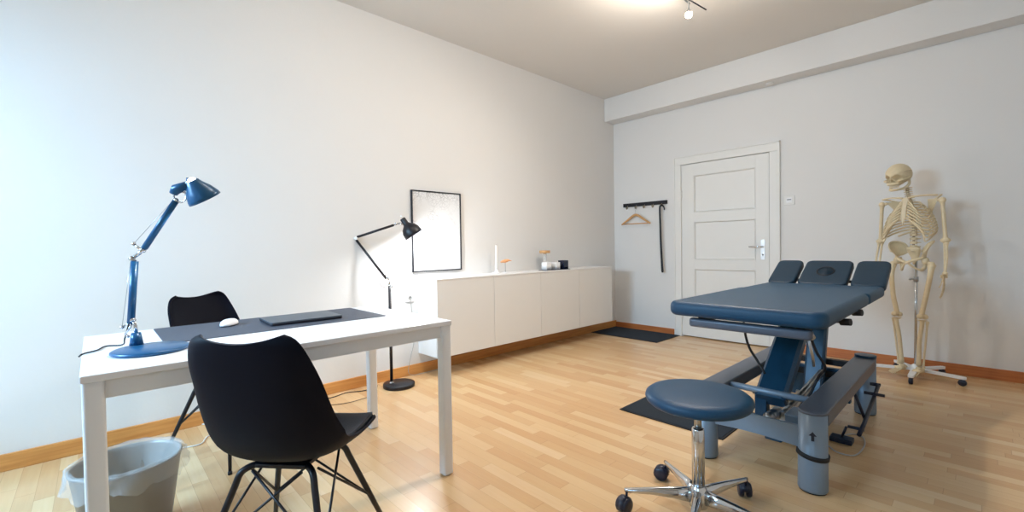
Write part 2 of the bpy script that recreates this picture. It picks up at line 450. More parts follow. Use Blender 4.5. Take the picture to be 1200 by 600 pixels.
b = new(); box(b, .001, CXD+.004, ys[0]-.001, ys[-1]+.001, CZ1+.001, CZ1+.013, .0015, 1)
tag(obj('sideboard_top', b, M_white, origin=(.15, -1.77, CZ1+.001)), 'thin white top board lying across the four wall-hung cabinets', 'top board')
TOPZ = CZ1+.0135

# things on the sideboard
def put(name, label, cat, parts, loc, group=None):
    t = thing(name, label, cat, loc, 0, group)
    for n, bm, m in parts: obj(n, bm, m, t)
    return t
# candle in a holder
b1 = new(); lathe(b1, [(.001, 0), (.045, 0), (.045, .006), (.02, .012), (.018, .035), (.001, .036)], 24)
b2 = new(); lathe(b2, [(.001, .036), (.013, .036), (.012, .265), (.006, .272), (.001, .272)], 20)
b3 = new(); tube(b3, [(0, 0, .271), (.001, 0, .282)], .0012, 6)
cnd = put('candlestick', 'tall white candle in a low white holder on the sideboard', 'candle', [('holder', b1, M_white), ('candle', b2, M_wax)], (.10, -2.187, TOPZ))
obj('wick', b3, M_dot, cnd.children[1])
# wooden bird figurine
t = thing('wooden_bird', 'small orange wooden bird figurine on a thin rod beside the candle', 'figurine', (.13, -2.10, TOPZ), .8)
b = new(); lathe(b, [(.001, 0), (.022, 0), (.022, .006), (.001, .007)], 20); obj('base', b, M_white, t)
b = new(); tube(b, [(0, 0, .006), (0, 0, .125)], .003, 8); obj('rod', b, M_steel, t)
b = new(); tube(b, smooth_path([(-.050, 0, .105), (-.02, 0, .112), (.01, 0, .118), (.035, 0, .122), (.066, 0, .116)], 4), [.004, .007, .010, .012, .014, .015, .016, .016, .016, .015, .014, .012, .010, .007, .005, .003, .001], 12); obj('body', b, M_orange, t)
b = new(); tube(b, smooth_path([(.0, -.04, .092), (.005, 0, .12), (.0, .04, .092)], 4), [.002, .004, .006, .007, .008, .007, .006, .004, .002], 10, flat=.5); obj('wing', b, M_orange, t)
# glass with wooden lid
t = thing('glass_jar', 'clear glass jar with a round wooden lid at the middle of the sideboard', 'jar', (.12, -1.51, TOPZ))
b = new(); lathe(b, [(.001, 0), (.040, 0), (.042, .004), (.040, .05), (.022, .080), (.020, .180), (.018, .180), (.020, .079), (.037, .05), (.039, .006), (.001, .005)], 28, cap0=False, cap1=False); obj('glass_body', b, M_glass, t)
b = new(); lathe(b, [(.001, .172), (.016, .172), (.016, .181), (.056, .181), (.058, .184), (.058, .208), (.055, .211), (.001, .211)], 28); obj('lid', b, M_wood, t)
# tray with two white tealight cups and a dark one
b = new(); pad(b, -.055, .055, -.20, .20, 0, .005, rc=.006, re=.002)
tag(obj('small_tray', b, M_dark, origin=None), 'thin dark tray under the tealight cups on the sideboard', 'tray').location = (.20, -1.44, TOPZ)
def cup(loc, m, wax, label, s=.06, hgt=.062, grp=None):
    t = thing('tealight_holder', label, 'candle holder', loc, 0, grp)
    b = new()
    o = [rrect(0, 0, s, s, .006, 0), rrect(0, 0, s, s, .006, hgt), rrect(0, 0, s-.008, s-.008, .004, hgt), rrect(0, 0, s-.008, s-.008, .004, .008)]
    loft(b, o); obj('cup', b, m, t)
    b = new(); lathe(b, [(.001, .009), (.019, .009), (.019, .028), (.001, .028)], 20); obj('tealight', b, wax, t)
cup((.20, -1.575, TOPZ+.0052), M_white, M_wax, 'square white tealight cup on the dark tray, left of its twin', .075, .080, 'white tealight cups')
cup((.20, -1.425, TOPZ+.0052), M_white, M_wax, 'square white tealight cup on the dark tray, next to the dark blue cup', .070, .075, 'white tealight cups')
cup((.20, -1.300, TOPZ+.0052), M_dark, M_wax, 'square dark blue tealight cup at the end of the tray', .082, .092)

# framed print
t = thing('framed_print', 'thin black framed pale map print above the sideboard end', 'picture', (.001, -2.81, .88))
t0 = .009
b = new()
for q in ((-.26, -.26+t0, 0, .71), (.26-t0, .26, 0, .71), (-.26+t0, .26-t0, 0, t0), (-.26+t0, .26-t0, .71-t0, .71)): box(b, 0, .022, q[0], q[1], q[2], q[3], .0015, 1)
obj('frame', b, M_black, t)
b = new(); box(b, .001, .012, -.25, .25, .01, .70); obj('print', b, M_paper, t)

# ------------------------------------------------------------------ coat rail, hanger, shoehorn
t = thing('coat_rail', 'black wall rail with metal hooks on the end wall', 'coat rack', (.452, 0, 1.598))
b = new(); box(b, -.303, .303, -.022, 0, -.023, .023, .003); obj('rail', b, M_black, t)
hx = [-.235, -.107, .007, .127, .238]
for x in hx:
    b = new(); tube(b, smooth_path([(x, -.018, -.012), (x, -.026, -.022), (x, -.030, -.042), (x, -.042, -.052), (x, -.054, -.044), (x, -.056, -.034)], 4), .006, 8)
    ball(b, (x, -.056, -.032), .010, 1); obj('hook', b, M_brass, t)
t = thing('coat_hanger', 'light wooden coat hanger hanging from the black wall rail', 'hanger', (.345, -.046, 1.546))
b = new(); tube(b, smooth_path([(-.014, 0, -.004), (-.012, 0, .010), (0, 0, .017), (.012, 0, .008), (.010, 0, -.008), (0, 0, -.022), (0, 0, -.06)], 5), .002, 8); obj('hook', b, M_steel, t)
arc = smooth_path([(-.205, .0, -.196), (-.13, 0, -.150), (-.05, 0, -.098), (0, 0, -.080), (.05, 0, -.098), (.13, 0, -.150), (.205, 0, -.196)], 5)
n = len(arc)
b = new(); tube(b, arc, [.009+.007*math.sin(PI*i/(n-1)) for i in range(n)], 10, flat=.6); obj('shoulder_bar', b, M_wood, t)
b = new(); tube(b, [(-.19, 0, -.190), (.19, 0, -.190)], .006, 10); obj('trouser_bar', b, M_wood, t)
t = thing('shoehorn', 'long narrow black shoehorn with a curved top hanging from the last hook', 'shoehorn', (.690, -.052, 1.546))
pts = smooth_path([(.048, 0, -.045), (.046, 0, -.018), (.026, 0, .010), (.004, 0, .012), (-.010, 0, -.02), (-.006, 0, -.20), (0, 0, -.45), (.012, 0, -.70), (.018, 0, -.785)], 6)
n = len(pts)
b = new(); tube(b, pts, [.008+.006*(i/(n-1)) for i in range(n)], 10, flat=1.0); obj('shaft', b, M_black, t)
b = new(); tube(b, [(.018, 0, -.780), (.019, 0, -.80)], [.016, .010], 10, flat=.6); obj('tip', b, M_black, t)

# ------------------------------------------------------------------ floor mats
def matobj(x0, x1, y0, y1, label, rz=0):
    t = thing('floor_mat', label, 'mat', ((x0+x1)/2, (y0+y1)/2, 0), rz)
    w, l = x1-x0, y1-y0
    b = new(); box(b, -w/2+.012, w/2-.012, -l/2+.012, l/2-.012, .001, .008); obj('pile', b, M_mat, t)
    b = new()
    for q in ((-w/2, w/2, -l/2, -l/2+.012), (-w/2, w/2, l/2-.012, l/2), (-w/2, -w/2+.012, -l/2+.012, l/2-.012), (w/2-.012, w/2, -l/2+.012, l/2-.012)):
        box(b, q[0], q[1], q[2], q[3], .001, .006)
    obj('border', b, M_matedge, t)
matobj(.018, .905, -.56, -.02, 'dark mat in the far corner below the coat rail')
matobj(1.73, 2.39, -2.56, -2.02, 'dark mat partly under the treatment table', .0)

# ------------------------------------------------------------------ desk
DKX0, DKX1, DKY0, DKY1, DKZ = .80, 1.632, -5.098, -3.822, .74
t = thing('desk', 'long white desk with square white legs beside the wall', 'desk', ((DKX0+DKX1)/2, (DKY0+DKY1)/2, 0))
b = new(); box(b, DKX0, DKX1, DKY0, DKY1, DKZ-.022, DKZ, .003); obj('desktop', b, M_desk, t, world=True)
b = new()
for x in (DKX0+.028, DKX1-.028): box(b, x-.010, x+.010, DKY0+.05, DKY1-.05, DKZ-.078, DKZ-.024, .002)
for y in (DKY0+.028, DKY1-.028): box(b, DKX0+.05, DKX1-.05, y-.010, y+.010, DKZ-.078, DKZ-.024, .002)
obj('apron', b, M_deskleg, t, world=True)
LY0 = -5.07
for x in (DKX0+.030, DKX1-.028):
    for y in (LY0, DKY1-.028):
        b = new(); pad(b, x-.0255, x+.0255, y-.0255, y+.0255, .006, DKZ-.022, rc=.010, re=.002, k=4); lg = obj('leg', b, M_deskleg, t, world=True)
        b = new(); lathe(b, [(.001, 0), (.022, 0), (.022, .007), (.001, .007)], 16, Matrix.Translation((x, y, 0))); obj('leg_foot', b, M_cable_g, lg, world=True)

b = new(); pad(b, .812, 1.262, -4.873, -3.968, DKZ, DKZ+.003, rc=.012, re=.001)
tag(obj('desk_mat', b, M_deskmat, origin=(1.035, -4.42, DKZ)), 'large dark grey desk mat lying on the white desk', 'desk mat')
t = thing('laptop', 'closed thin dark grey laptop lying on the desk mat', 'laptop', (1.060, -4.320, DKZ+.003), -.03)
b = new(); pad(b, -.115, .115, -.162, .162, .002, .010, rc=.012, re=.002); obj('laptop_base', b, M_lapside, t)
b = new(); pad(b, -.115, .115, -.162, .162, .0102, .017, rc=.012, re=.002); obj('laptop_lid', b, M_laptop, t)
for i in (-1, 1):
    for j in (-1, 1):
        b = new(); lathe(b, [(.001, 0), (.006, 0), (.006, .003), (.001, .003)], 12, Matrix.Translation((.08*i, .12*j, 0))); obj('rubber_foot', b, M_rubber, t)
# mouse
t = thing('computer_mouse', 'small white computer mouse on the left part of the desk mat', 'mouse', (.975, -4.610, DKZ+.003), .9)
def dome(bm, a, b_, h, z0=0, k=28):
    rings = []
    for i in range(8):
        u = i/7; f = math.cos(u*PI/2*.98); rings.append([Vector((a*f**.6*math.cos(2*PI*j/k), b_*f**.6*math.sin(2*PI*j/k), z0+h*math.sin(u*PI/2))) for j in range(k)])
    loft(bm, rings)
b = new(); lathe(b, [(.001, 0), (.9, 0), (.95, .1), (.001, .1)], 28, Matrix.Diagonal((.030, .052, .04, 1))); obj('mouse_base', b, M_rubber, t)
b = new(); dome(b, .031, .055, .026, .004); obj('mouse_shell', b, M_white, t)

# ------------------------------------------------------------------ desk lamp (blue, jointed)
t = thing('desk_lamp', 'blue jointed desk lamp on a round blue base at the left end of the desk', 'desk lamp', (1.275, -4.955, DKZ))
def Pt(s, z, o=0):      # s: metres along the lamp's plane, o: out of it
    return Vector((s*.686+o*.728, s*.728-o*.686, z))
b = new(); lathe(b, [(.001, 0), (.106, 0), (.111, .004), (.111, .010), (.104, .014), (.03, .016), (.001, .016)], 48, Matrix.Translation(Pt(.086, 0, .040))); obj('base', b, M_tol, t)
b = new(); lathe(b, [(.001, .015), (.021, .015), (.014, .058), (.001, .058)], 20, Matrix.Translation(Pt(0, 0, 0))); obj('base_post', b, M_tol, t)
b = new(); tube(b, [Pt(0, .055), Pt(-.002, .085), Pt(-.012, .105)], .006, 10)
ball(b, Pt(-.012, .105), .011, 2); tube(b, [Pt(-.012, .098), Pt(-.050, .078)], .004, 8); ball(b, Pt(-.050, .078), .008, 1)
tube(b, [Pt(-.012, .09), Pt(-.040, .052)], .0035, 8); ball(b, Pt(-.030, .045), .007, 1); obj('lower_joint', b, M_chrome, t)
b = new(); tube(b, [Pt(-.018, .092), Pt(.004, .316)], .0115, 14); obj('lower_arm', b, M_tol, t)
b = new(); tube(b, [Pt(.004, .316), Pt(-.004, .325)], .006, 8); tube(b, [Pt(-.006, .326), Pt(.022, .345), Pt(.042, .366)], .0065, 8)
ball(b, Pt(-.006, .326), .010, 2); ball(b, Pt(.034, .356), .011, 2); tube(b, [Pt(.028, .358), Pt(.004, .376)], .0045, 8); ball(b, Pt(.002, .379), .008, 1); obj('middle_joint', b, M_chrome, t)
b = new(); tube(b, [Pt(.040, .363), Pt(.158, .530)], .0105, 14); obj('upper_arm', b, M_tol, t)
b = new()
for p, q in ((Pt(-.050, .078), Pt(-.010, .325)), (Pt(.002, .379), Pt(.150, .535))): tube(b, [p, q], .0009, 5)
obj('tension_wire', b, M_steel, t)
b = new(); hpts = [Pt(.174+.022*math.cos(a), .547+.022*math.sin(a)) for a in [PI*2*i/24 for i in range(25)]]
tube(b, hpts, .003, 6, cap=False); ball(b, Pt(.160, .533), .008, 2); tube(b, [Pt(.186, .560), Pt(.207, .585)], .004, 8); obj('head_joint', b, M_chrome, t)
# shade: short conical reflector, axis tilted down to the right; motor housing behind
ax = (Vector((.686, .728, 0))*.30+Vector((0, 0, -1))*.80+Vector((-.728, .686, 0))*.42).normalized()
top = Pt(.214, .606)
A = axis_mat(top, ax)
sh = new()
prof = [(.017, .010), (.019, .004), (.022, .006), (.028, .020), (.044, .044), (.054, .068), (.056, .080), (.054, .080), (.051, .068), (.041, .046), (.025, .022), (.017, .010)]
lathe(sh, prof, 40, A, cap0=False, cap1=False)
s_ = obj('lamp_shade', sh, M_tol, t)
b = new(); tube(b, [Pt(.150, .556), Pt(.160, .572), Pt(.205, .586)], [.013, .018, .015], 16); obj('socket_housing', b, M_tol, t)
b = new(); tube(b, [Pt(.205, .600), Pt(.206, .612)], .007, 10); obj('switch', b, M_tol, t)
b = new(); ball(b, top+ax*.010, .0165, 2); bl = obj('bulb', b, M_bulb2, t)
bpy.data.objects[bl.name]['label'] = 'glowing frosted bulb'
def point_light(name, loc, power, col, r=.02):
    l = bpy.data.lights.new(name, 'POINT'); l.energy = power; l.color = col; l.shadow_soft_size = r
    o = bpy.data.objects.new(name, l); COL.objects.link(o); o.location = loc; return o
point_light('desk_lamp_light', Vector((1.275, -4.955, DKZ))+top+ax*.070, LAMP_POWER*.3, (.93, .97, 1), .02)
b = new(); tube(b, smooth_path([Vector((1.262, -4.972, .835)), Vector((1.235, -4.985, .775)), Vector((1.18, -4.99, .746)), Vector((1.15, -5.035, .7435)), Vector((1.22, -5.06, .7435)), Vector((1.26, -5.094, .7435)), Vector((1.262, -5.106, .735))], 8), .0028, 8)
cbl = obj('cord', b, M_cable_b, t, world=True)

# ------------------------------------------------------------------ black floor lamp
FL = Vector((.182, -3.378, 0))
t = thing('floor_lamp', 'black jointed floor lamp with a round base in front of the long wall', 'floor lamp', FL)
b = new(); lathe(b, [(.001, 0), (.120, 0), (.122, .003), (.122, .024), (.119, .028), (.001, .030)], 48, Matrix.Translation(Pt(.055, 0, -.01))); obj('base', b, M_black, t)
b = new(); lathe(b, [(.020, .028), (.020, .034), (.012, .040), (.010, .05)], 20); obj('base_collar', b, M_chrome, t)
b = new(); tube(b, [(0, 0, .03), (0, 0, .80)], .0115, 16); obj('pole', b, M_black, t)
b = new()
tube(b, [(0, 0, .80), Pt(-.004, .845)], .007, 10); ball(b, Pt(-.004, .80), .014, 1, (1, 1, .7))
hp = [Pt(-.042+.038*math.cos(a), .835+.048*math.sin(a)) for a in [2*PI*i/24 for i in range(25)]]
tube(b, hp, .003, 6, cap=False); tube(b, [Pt(-.004, .845), Pt(-.030, .866)], .006, 8); ball(b, Pt(.02, .79), .009, 1); obj('tension_handle', b, M_chrome, t)
b = new(); tube(b, [Pt(-.025, .852), Pt(-.252, 1.158)], .0095, 12); obj('lower_arm', b, M_black, t)
b = new(); ball(b, Pt(-.252, 1.172), .015, 2); tube(b, [Pt(-.285, 1.170), Pt(-.235, 1.175)], .006, 8); obj('elbow_joint', b, M_white, t)
b = new(); tube(b, [Pt(-.245, 1.182), Pt(.040, 1.270)], .0095, 12); obj('upper_arm', b, M_black, t)
b = new(); tube(b, [Pt(.040, 1.270), Pt(.085, 1.284)], .006, 8); ball(b, Pt(.060, 1.280), .012, 2); tube(b, [Pt(.085, 1.284), Pt(.125, 1.275)], .008, 8); obj('head_joint', b, M_chrome, t)
ax = (Pt(.225, 1.155)-Pt(.115, 1.325)).normalized()
ax = (ax+Vector((-.728, .686, 0))*.12).normalized()
top = Pt(.110, 1.322)
A = axis_mat(top, ax)
b = new(); lathe(b, [(.001, 0), (.018, .001), (.022, .006), (.022, .048), (.030, .060), (.055, .082), (.070, .110), (.074, .142), (.074, .158), (.072, .158), (.071, .142), (.066, .112), (.052, .086), (.02, .066), (.001, .066)], 40, A, cap0=False, cap1=False)
obj('lamp_shade', b, M_black, t)
b = new(); ball(b, top+ax*.115, .026, 2); obj('bulb', b, M_bulb2, t)
b = new(); lathe(b, [(.001, 0), (.008, 0), (.008, .008), (.001, .008)], 12, axis_mat(top+Vector((.012, -.012, .012)), (.6, -.6, .4))); obj('switch', b, M_white, t)
point_light('floor_lamp_light', FL+top+ax*.16, LAMP_POWER, (.94, .97, 1), .03)
b = new(); tube(b, smooth_path([(.110, -3.46, .012), (.13, -3.53, .006), (.12, -3.60, .004), (.075, -3.70, .004), (.105, -3.83, .004), (.06, -4.05, .004), (.09, -4.35, .004), (.12, -4.50, .012)], 8), .0032, 8); obj('cord', b, M_cable_b, t, world=True)

# outlet and cable near the sideboard end
b = new(); pad(b, -.041, .041, -.060, .060, 0, .010, rc=.008, re=.003, mat4=Matrix.Translation((0, -3.10, .69)) @ Euler((PI/2, 0, PI/2)).to_matrix().to_4x4())
ot = tag(obj('wall_outlet', b, M_white, origin=(0, -3.10, .69)), 'white double wall outlet below the framed print', 'outlet')
for z in (-.027, .027):
    b = new(); lathe(b, [(.020, 0), (.020, .003), (.017, .003), (.017, .001), (.001, .001)], 24, axis_mat((.009, 0, z), (1, 0, 0))); obj('socket', b, M_trim, ot)
b = new(); tube(b, smooth_path([(.018, -3.10, .66), (.016, -3.09, .58), (.012, -3.075, .40), (.010, -3.072, .27), (.012, -3.10, .18), (.022, -3.13, .088), (.024, -3.135, .03), (.035, -3.10, .006), (.05, -3.0, .005), (.04, -2.8, .005)], 8), .0022, 6)
tag(obj('thin_grey_cable', b, M_cable_g), 'thin grey cable dropping from the wall outlet to the skirting', 'cable')
b = new(); tube(b, smooth_path([(.03, -4.30, .006), (.12, -4.46, .006), (.20, -4.50, .02), (.17, -4.58, .045), (.10, -4.60, .03), (.13, -4.52, .012), (.22, -4.54, .006), (.26, -4.60, .005), (.30, -4.62, .006), (.36, -4.66, .005), (.33, -4.80, .005), (.40, -4.95, .005)], 8), .0035, 8)
tag(obj('white_cable', b, M_cable_w), 'looped white cable on the floor beneath the desk', 'cable')
b = new(); tube(b, smooth_path([(.15, -3.56, .005), (.27, -3.60, .004), (.30, -3.70, .004), (.29, -3.82, .004), (.20, -4.0, .004), (.15, -4.25, .004)], 8), .002, 6)
tag(obj('thin_black_cable', b, M_cable_b), 'thin dark cable trailing over the floor under the desk', 'cable')

# ------------------------------------------------------------------ chairs
def shell_pt(s, tt, off=0):
    """chair faces +y locally; s 0 front lip .. 1 top of back, tt -1..1"""
    prof = PROF; n = len(prof)-1
    x = s*n; i = min(int(x), n-1); f = x-i
    def cr(k):
        P = [prof[max(i-1, 0)][k], prof[i][k], prof[i+1][k], prof[min(i+2, n)][k]]
        return .5*((2*P[1])+(P[2]-P[0])*f+(2*P[0]-5*P[1]+4*P[2]-P[3])*f*f+(-P[0]+3*P[1]-3*P[2]+P[3])*f**3)
    y, z, w, c = cr(0), cr(1), cr(2), cr(3)
    return y, z, w*.88, c
# y, z, half width, side curl
PROF = [(.226, .426, .150, .000), (.220, .444, .188, .004), (.188, .449, .218, .016), (.10, .437, .228, .030), (.0, .430, .236, .050), (-.09, .434, .240, .072),
        (-.155, .462, .242, .088), (-.195, .520, .238, .086), (-.222, .600, .230, .072), (-.244, .690, .220, .058), (-.262, .770, .204, .042), (-.272, .822, .178, .034), (-.275, .838, .138, .030)]
def chair_surface(bm, off, s0=0, s1=1, t1=1.0, ns=44, ntt=22, close=None, thick=.012):
    grid = []
    P = []
    for i in range(ns+1):
        s = s0+(s1-s0)*i/ns; row = []
        for j in range(ntt+1):
            tt = (-1+2*j/ntt)*t1
            y, z, w, c = shell_pt(s, tt)
            y2, z2, _, _ = shell_pt(min(s+.01, 1), tt); y1, z1, _, _ = shell_pt(max(s-.01, 0), tt)
            ty, tz = y2-y1, z2-z1; l = math.hypot(ty, tz) or 1
            ny, nz = tz/l, -ty/l      # normal towards the sitter
            k = abs(tt)**2.4*c
            up = 0
            if s > .72:                       # ears: top edge higher at the corners than in the middle
                up = .008*((s-.72)/.28)**2*(math.sin(min(abs(tt)/.82, 1)*PI/2)**2-.55)
            p = Vector((w*math.sin(tt*PI/2*.82)/math.sin(PI/2*.82), y+ny*k, z+nz*k+up)); row.append(p)
        P.append(row)
    # normals by differences for the offset
    out = []
    for i in range(ns+1):
        row = []
        for j in range(ntt+1):
            a = P[min(i+1, ns)][j]-P[max(i-1, 0)][j]; b_ = P[i][min(j+1, ntt)]-P[i][max(j-1, 0)]
            n_ = -(b_.cross(a)).normalized()
            row.append((P[i][j], n_))
        out.append(row)
    A = [[bm.verts.new(p-n_*(off)) for p, n_ in r] for r in out]
    B = [[bm.verts.new(p-n_*(off+thick)) for p, n_ in r] for r in out]
    def fc(*v):
        f = bm.faces.new(v); f.smooth = True
    for i in range(ns):
        for j in range(ntt):
            fc(A[i][j], A[i][j+1], A[i+1][j+1], A[i+1][j]); fc(B[i][j], B[i+1][j], B[i+1][j+1], B[i][j+1])
        fc(A[i][0], A[i+1][0], B[i+1][0], B[i][0]); fc(A[i][ntt], B[i][ntt], B[i+1][ntt], A[i+1][ntt])
    for j in range(ntt):
        fc(A[0][j], B[0][j], B[0][j+1], A[0][j+1]); fc(A[ns][j], A[ns][j+1], B[ns][j+1], B[ns][j])
    return out
def make_chair(label, loc, rz):
    t = thing('shell_chair', label, 'chair', loc, rz, 'dark shell chairs at the desk')
    b = new(); chair_surface(b, 0, thick=.010); sh = obj('seat_shell', b, M_shell, t)
    bv = sh.modifiers.new('b', 'BEVEL'); bv.width = .003; bv.segments = 2; bv.limit_method = 'ANGLE'; bv.angle_limit = 1.0
    b = new(); chair_surface(b, -.012, .03, .60, .90, thick=.012); obj('seat_cushion', b, M_cush, t)
    # mounting plate and legs
    b = new(); box(b, -.085, .085, -.10, .07, .398, .412, .004); box(b, -.06, .06, -.08, .05, .410, .428, .004); obj('mounting_plate', b, M_black, t)
    L = {}
    for sx in (-1, 1):
        for sy in (-1, 1):
            foot = Vector((sx*.235, sy*.225-.015, .004)); knee = Vector((sx*.118, sy*.098-.015, .398)); hub = Vector((sx*.03, sy*.03-.015, .404))
            pts = smooth_path([hub, Vector((sx*.085, sy*.07-.015, .405)), knee+Vector((0, 0, -.006)), knee.lerp(foot, .12)], 5)+[knee.lerp(foot, .5), foot]
            n = len(pts)
            b = new(); tube(b, pts, [.0105]*(n-2)+[.0100, .0075], 12); lg = obj('leg', b, M_black, t)
            b = new(); lathe(b, [(.001, 0), (.010, 0), (.010, .014), (.001, .016)], 12, Matrix.Translation((foot.x, foot.y, 0))); obj('foot_cap', b, M_rubber, lg)
            L[(sx, sy)] = (knee, foot)
    cyc = [(-1, -1), (1, -1), (1, 1), (-1, 1)]
    for i in range(4):
        a, c = cyc[i], cyc[(i+1) % 4]
        ka, fa = L[a]; kc, fc_ = L[c]
        for p, q in ((ka.lerp(kc, .15)+Vector((0, 0, 0)), fc_.lerp(kc, .45)), (kc.lerp(ka, .15), fa.lerp(ka, .45))):
            b = new(); tube(b, [p, q], .0042, 8); obj('brace_wire', b, M_black, t)
    return t
make_chair('dark shell chair in front of the desk, its back to the viewer', (1.790, -4.575, 0), math.radians(131-90))
make_chair('dark shell chair behind the desk against the long wall', (.560, -4.51, 0), math.radians(31-90))

# ------------------------------------------------------------------ waste bin
BC = Vector((1.15, -4.985, 0))
t = thing('waste_bin', 'frosted grey waste bin lined with a clear bag under the desk', 'waste bin', BC)
b = new(); lathe(b, [(.001, 0), (.118, 0), (.122, .006), (.163, .298), (.167, .300), (.167, .306), (.160, .306), (.157, .296), (.118, .010), (.001, .010)], 48, cap0=False, cap1=False); obj('bin_body', b, M_bin, t)
b = new()
rnd = random.Random(3); rings = []
for k, (r_, z_, amp) in enumerate([(.112, .03, .004), (.125, .10, .006), (.140, .20, .007), (.152, .29, .004), (.158, .316, .003), (.170, .318, .004), (.176, .300, .008), (.180, .270, .010), (.184, .245, .012)]):
    ring = []
    for i in range(72):
        a = 2*PI*i/72
        w = math.sin(a*9+k)*.5+math.sin(a*17+k*2.1)*.3+(rnd.random()-.5)*.8
        ring.append(Vector(((r_+amp*w)*math.cos(a), (r_+amp*w)*math.sin(a), z_+amp*.8*math.sin(a*7+k*1.3)+(rnd.random()-.5)*amp)))
    rings.append(ring)
loft(b, rings, True, False); obj('bin_liner', b, M_bag, t)

# ------------------------------------------------------------------ stool
SC = Vector((2.598, -3.33, 0))
t = thing('rolling_stool', 'round blue-grey padded stool on a chrome five-star caster base', 'stool', SC)
b = new(); lathe(b, [(.001, .452), (.17, .452), (.186, .455), (.196, .464), (.200, .476), (.197, .488), (.186, .497), (.16, .502), (.08, .505), (.001, .506)], 56); obj('seat', b, M_fabric, t)
b = new(); lathe(b, [(.001, .438), (.10, .438), (.12, .452), (.001, .452)], 32); obj('seat_plate', b, M_rubber, t)
b = new(); lathe(b, [(.014, .34), (.014, .44)], 20); obj('gas_piston', b, M_steel, t)
b = new(); lathe(b, [(.024, .07), (.024, .352), (.020, .358), (.014, .358)], 28); obj('column', b, M_chrome, t)
b = new(); lathe(b, [(.020, .040), (.034, .045), (.038, .06), (.036, .105), (.026, .125), (.024, .128)], 28); obj('hub', b, M_chrome, t)
angs = [math.atan2(-3.50+3.33, 2.365-2.598)+2*PI/5*k for k in range(5)]
for a in angs:
    d = Vector((math.cos(a), math.sin(a), 0)); sd = Vector((-d.y, d.x, 0))
    b = new(); rings = []
    for u, hw, zt, zb in ((.030, .019, .115, .062), (.08, .017, .112, .070), (.18, .013, .102, .078), (.27, .010, .092, .076), (.287, .006, .090, .078)):
        c = d*u; rings.append([c+sd*hw*.8+Vector((0, 0, zb)), c+sd*hw+Vector((0, 0, zb+.006)), c+sd*hw*.7+Vector((0, 0, zt-.004)), c+sd*hw*.25+Vector((0, 0, zt)), c-sd*hw*.25+Vector((0, 0, zt)), c-sd*hw*.7+Vector((0, 0, zt-.004)), c-sd*hw+Vector((0, 0, zb+.006)), c-sd*hw*.8+Vector((0, 0, zb))])
    loft(b, rings); arm = obj('base_arm', b, M_chrome, t)
    c = d*.278; wa = a+.9
    wd = Vector((math.cos(wa), math.sin(wa), 0)); ws = Vector((-wd.y, wd.x, 0))
    b = new(); tube(b, [c+Vector((0, 0, .05)), c+Vector((0, 0, .082))], .005, 10)
    rings = []
    for r_, zz in ((.012, .062), (.016, .058), (.018, .05), (.016, .045)): pass
    # hood
    hood = []
    for i in range(9):
        q = -PI*.15+PI*1.1*i/8
        cc = c+wd*(.018)+Vector((0, 0, .0303)) + (wd*math.cos(q)+Vector((0, 0, 1))*math.sin(q))*.034
        hood.append([cc+ws*.016+Vector((0, 0, 0)), cc-ws*.016, cc-ws*.016-(wd*math.cos(q)+Vector((0, 0, 1))*math.sin(q))*.006, cc+ws*.016-(wd*math.cos(q)+Vector((0, 0, 1))*math.sin(q))*.006])
    loft(b, hood); cs = obj('caster', b, M_castw, t)
    for sgn in (-1, 1):
        b = new(); lathe(b, [(.001, .0), (.024, .0), (.0298, .003), (.0302, .013), (.027, .018), (.010, .019), (.001, .019)], 24, axis_mat(c+wd*.018+ws*sgn*.006+Vector((0, 0, .0303)), ws*sgn)); obj('wheel', b, M_castw, cs)

# ------------------------------------------------------------------ treatment table
t = thing('treatment_table', 'blue-grey adjustable treatment table with raised three-piece headrest', 'treatment table', (2.63, -2.2, 0))
def part(name, b, m, label=None, parent=None):
    o = obj(name, b, m, parent or t, world=True)
    if label: o['label'] = label
    return o
TX0, TX1 = 2.296, 2.958
b = new(); pad(b, TX0, TX1, -3.00, -2.036, .738, .808, rc=.055, re=.026); part('leg_cushion', b, M_fabric)
b = new(); pad(b, TX0+.002, TX1-.002, -2.026, -1.505, .740, .803, rc=.030, re=.020); part('back_cushion', b, M_fabric)
# headrest, tilted up about the hinge at y=-1.50
hm = Matrix.Translation((0, -1.495, .758)) @ Matrix.Rotation(math.radians(27), 4, 'X')
for nm, a, c, lb in (('headrest_cushion', TX0, 2.462, 'left headrest cushion'), ('headrest_cushion', 2.482, 2.760, 'middle headrest cushion with a round plug'), ('headrest_cushion', 2.780, TX1, 'right headrest cushion')):
    b = new(); pad(b, a, c, .004, .335, 0, .052, rc=.04, re=.014, mat4=hm); o = part(nm, b, M_fabric2, lb)
    if 'middle' in lb:
        m4 = hm @ Matrix.Translation((2.621, .175, .051)) @ Matrix.Diagonal((1, 1.15, 1, 1))
        b = new(); torus(b, .050, .0048, m4, 40); part('face_hole_ring', b, M_rubber, None, o)
        b = new(); lathe(b, [(.001, -.004), (.047, -.004), (.047, .001), (.001, .001)], 36, m4); part('face_hole_plug', b, M_fabric2, None, o)
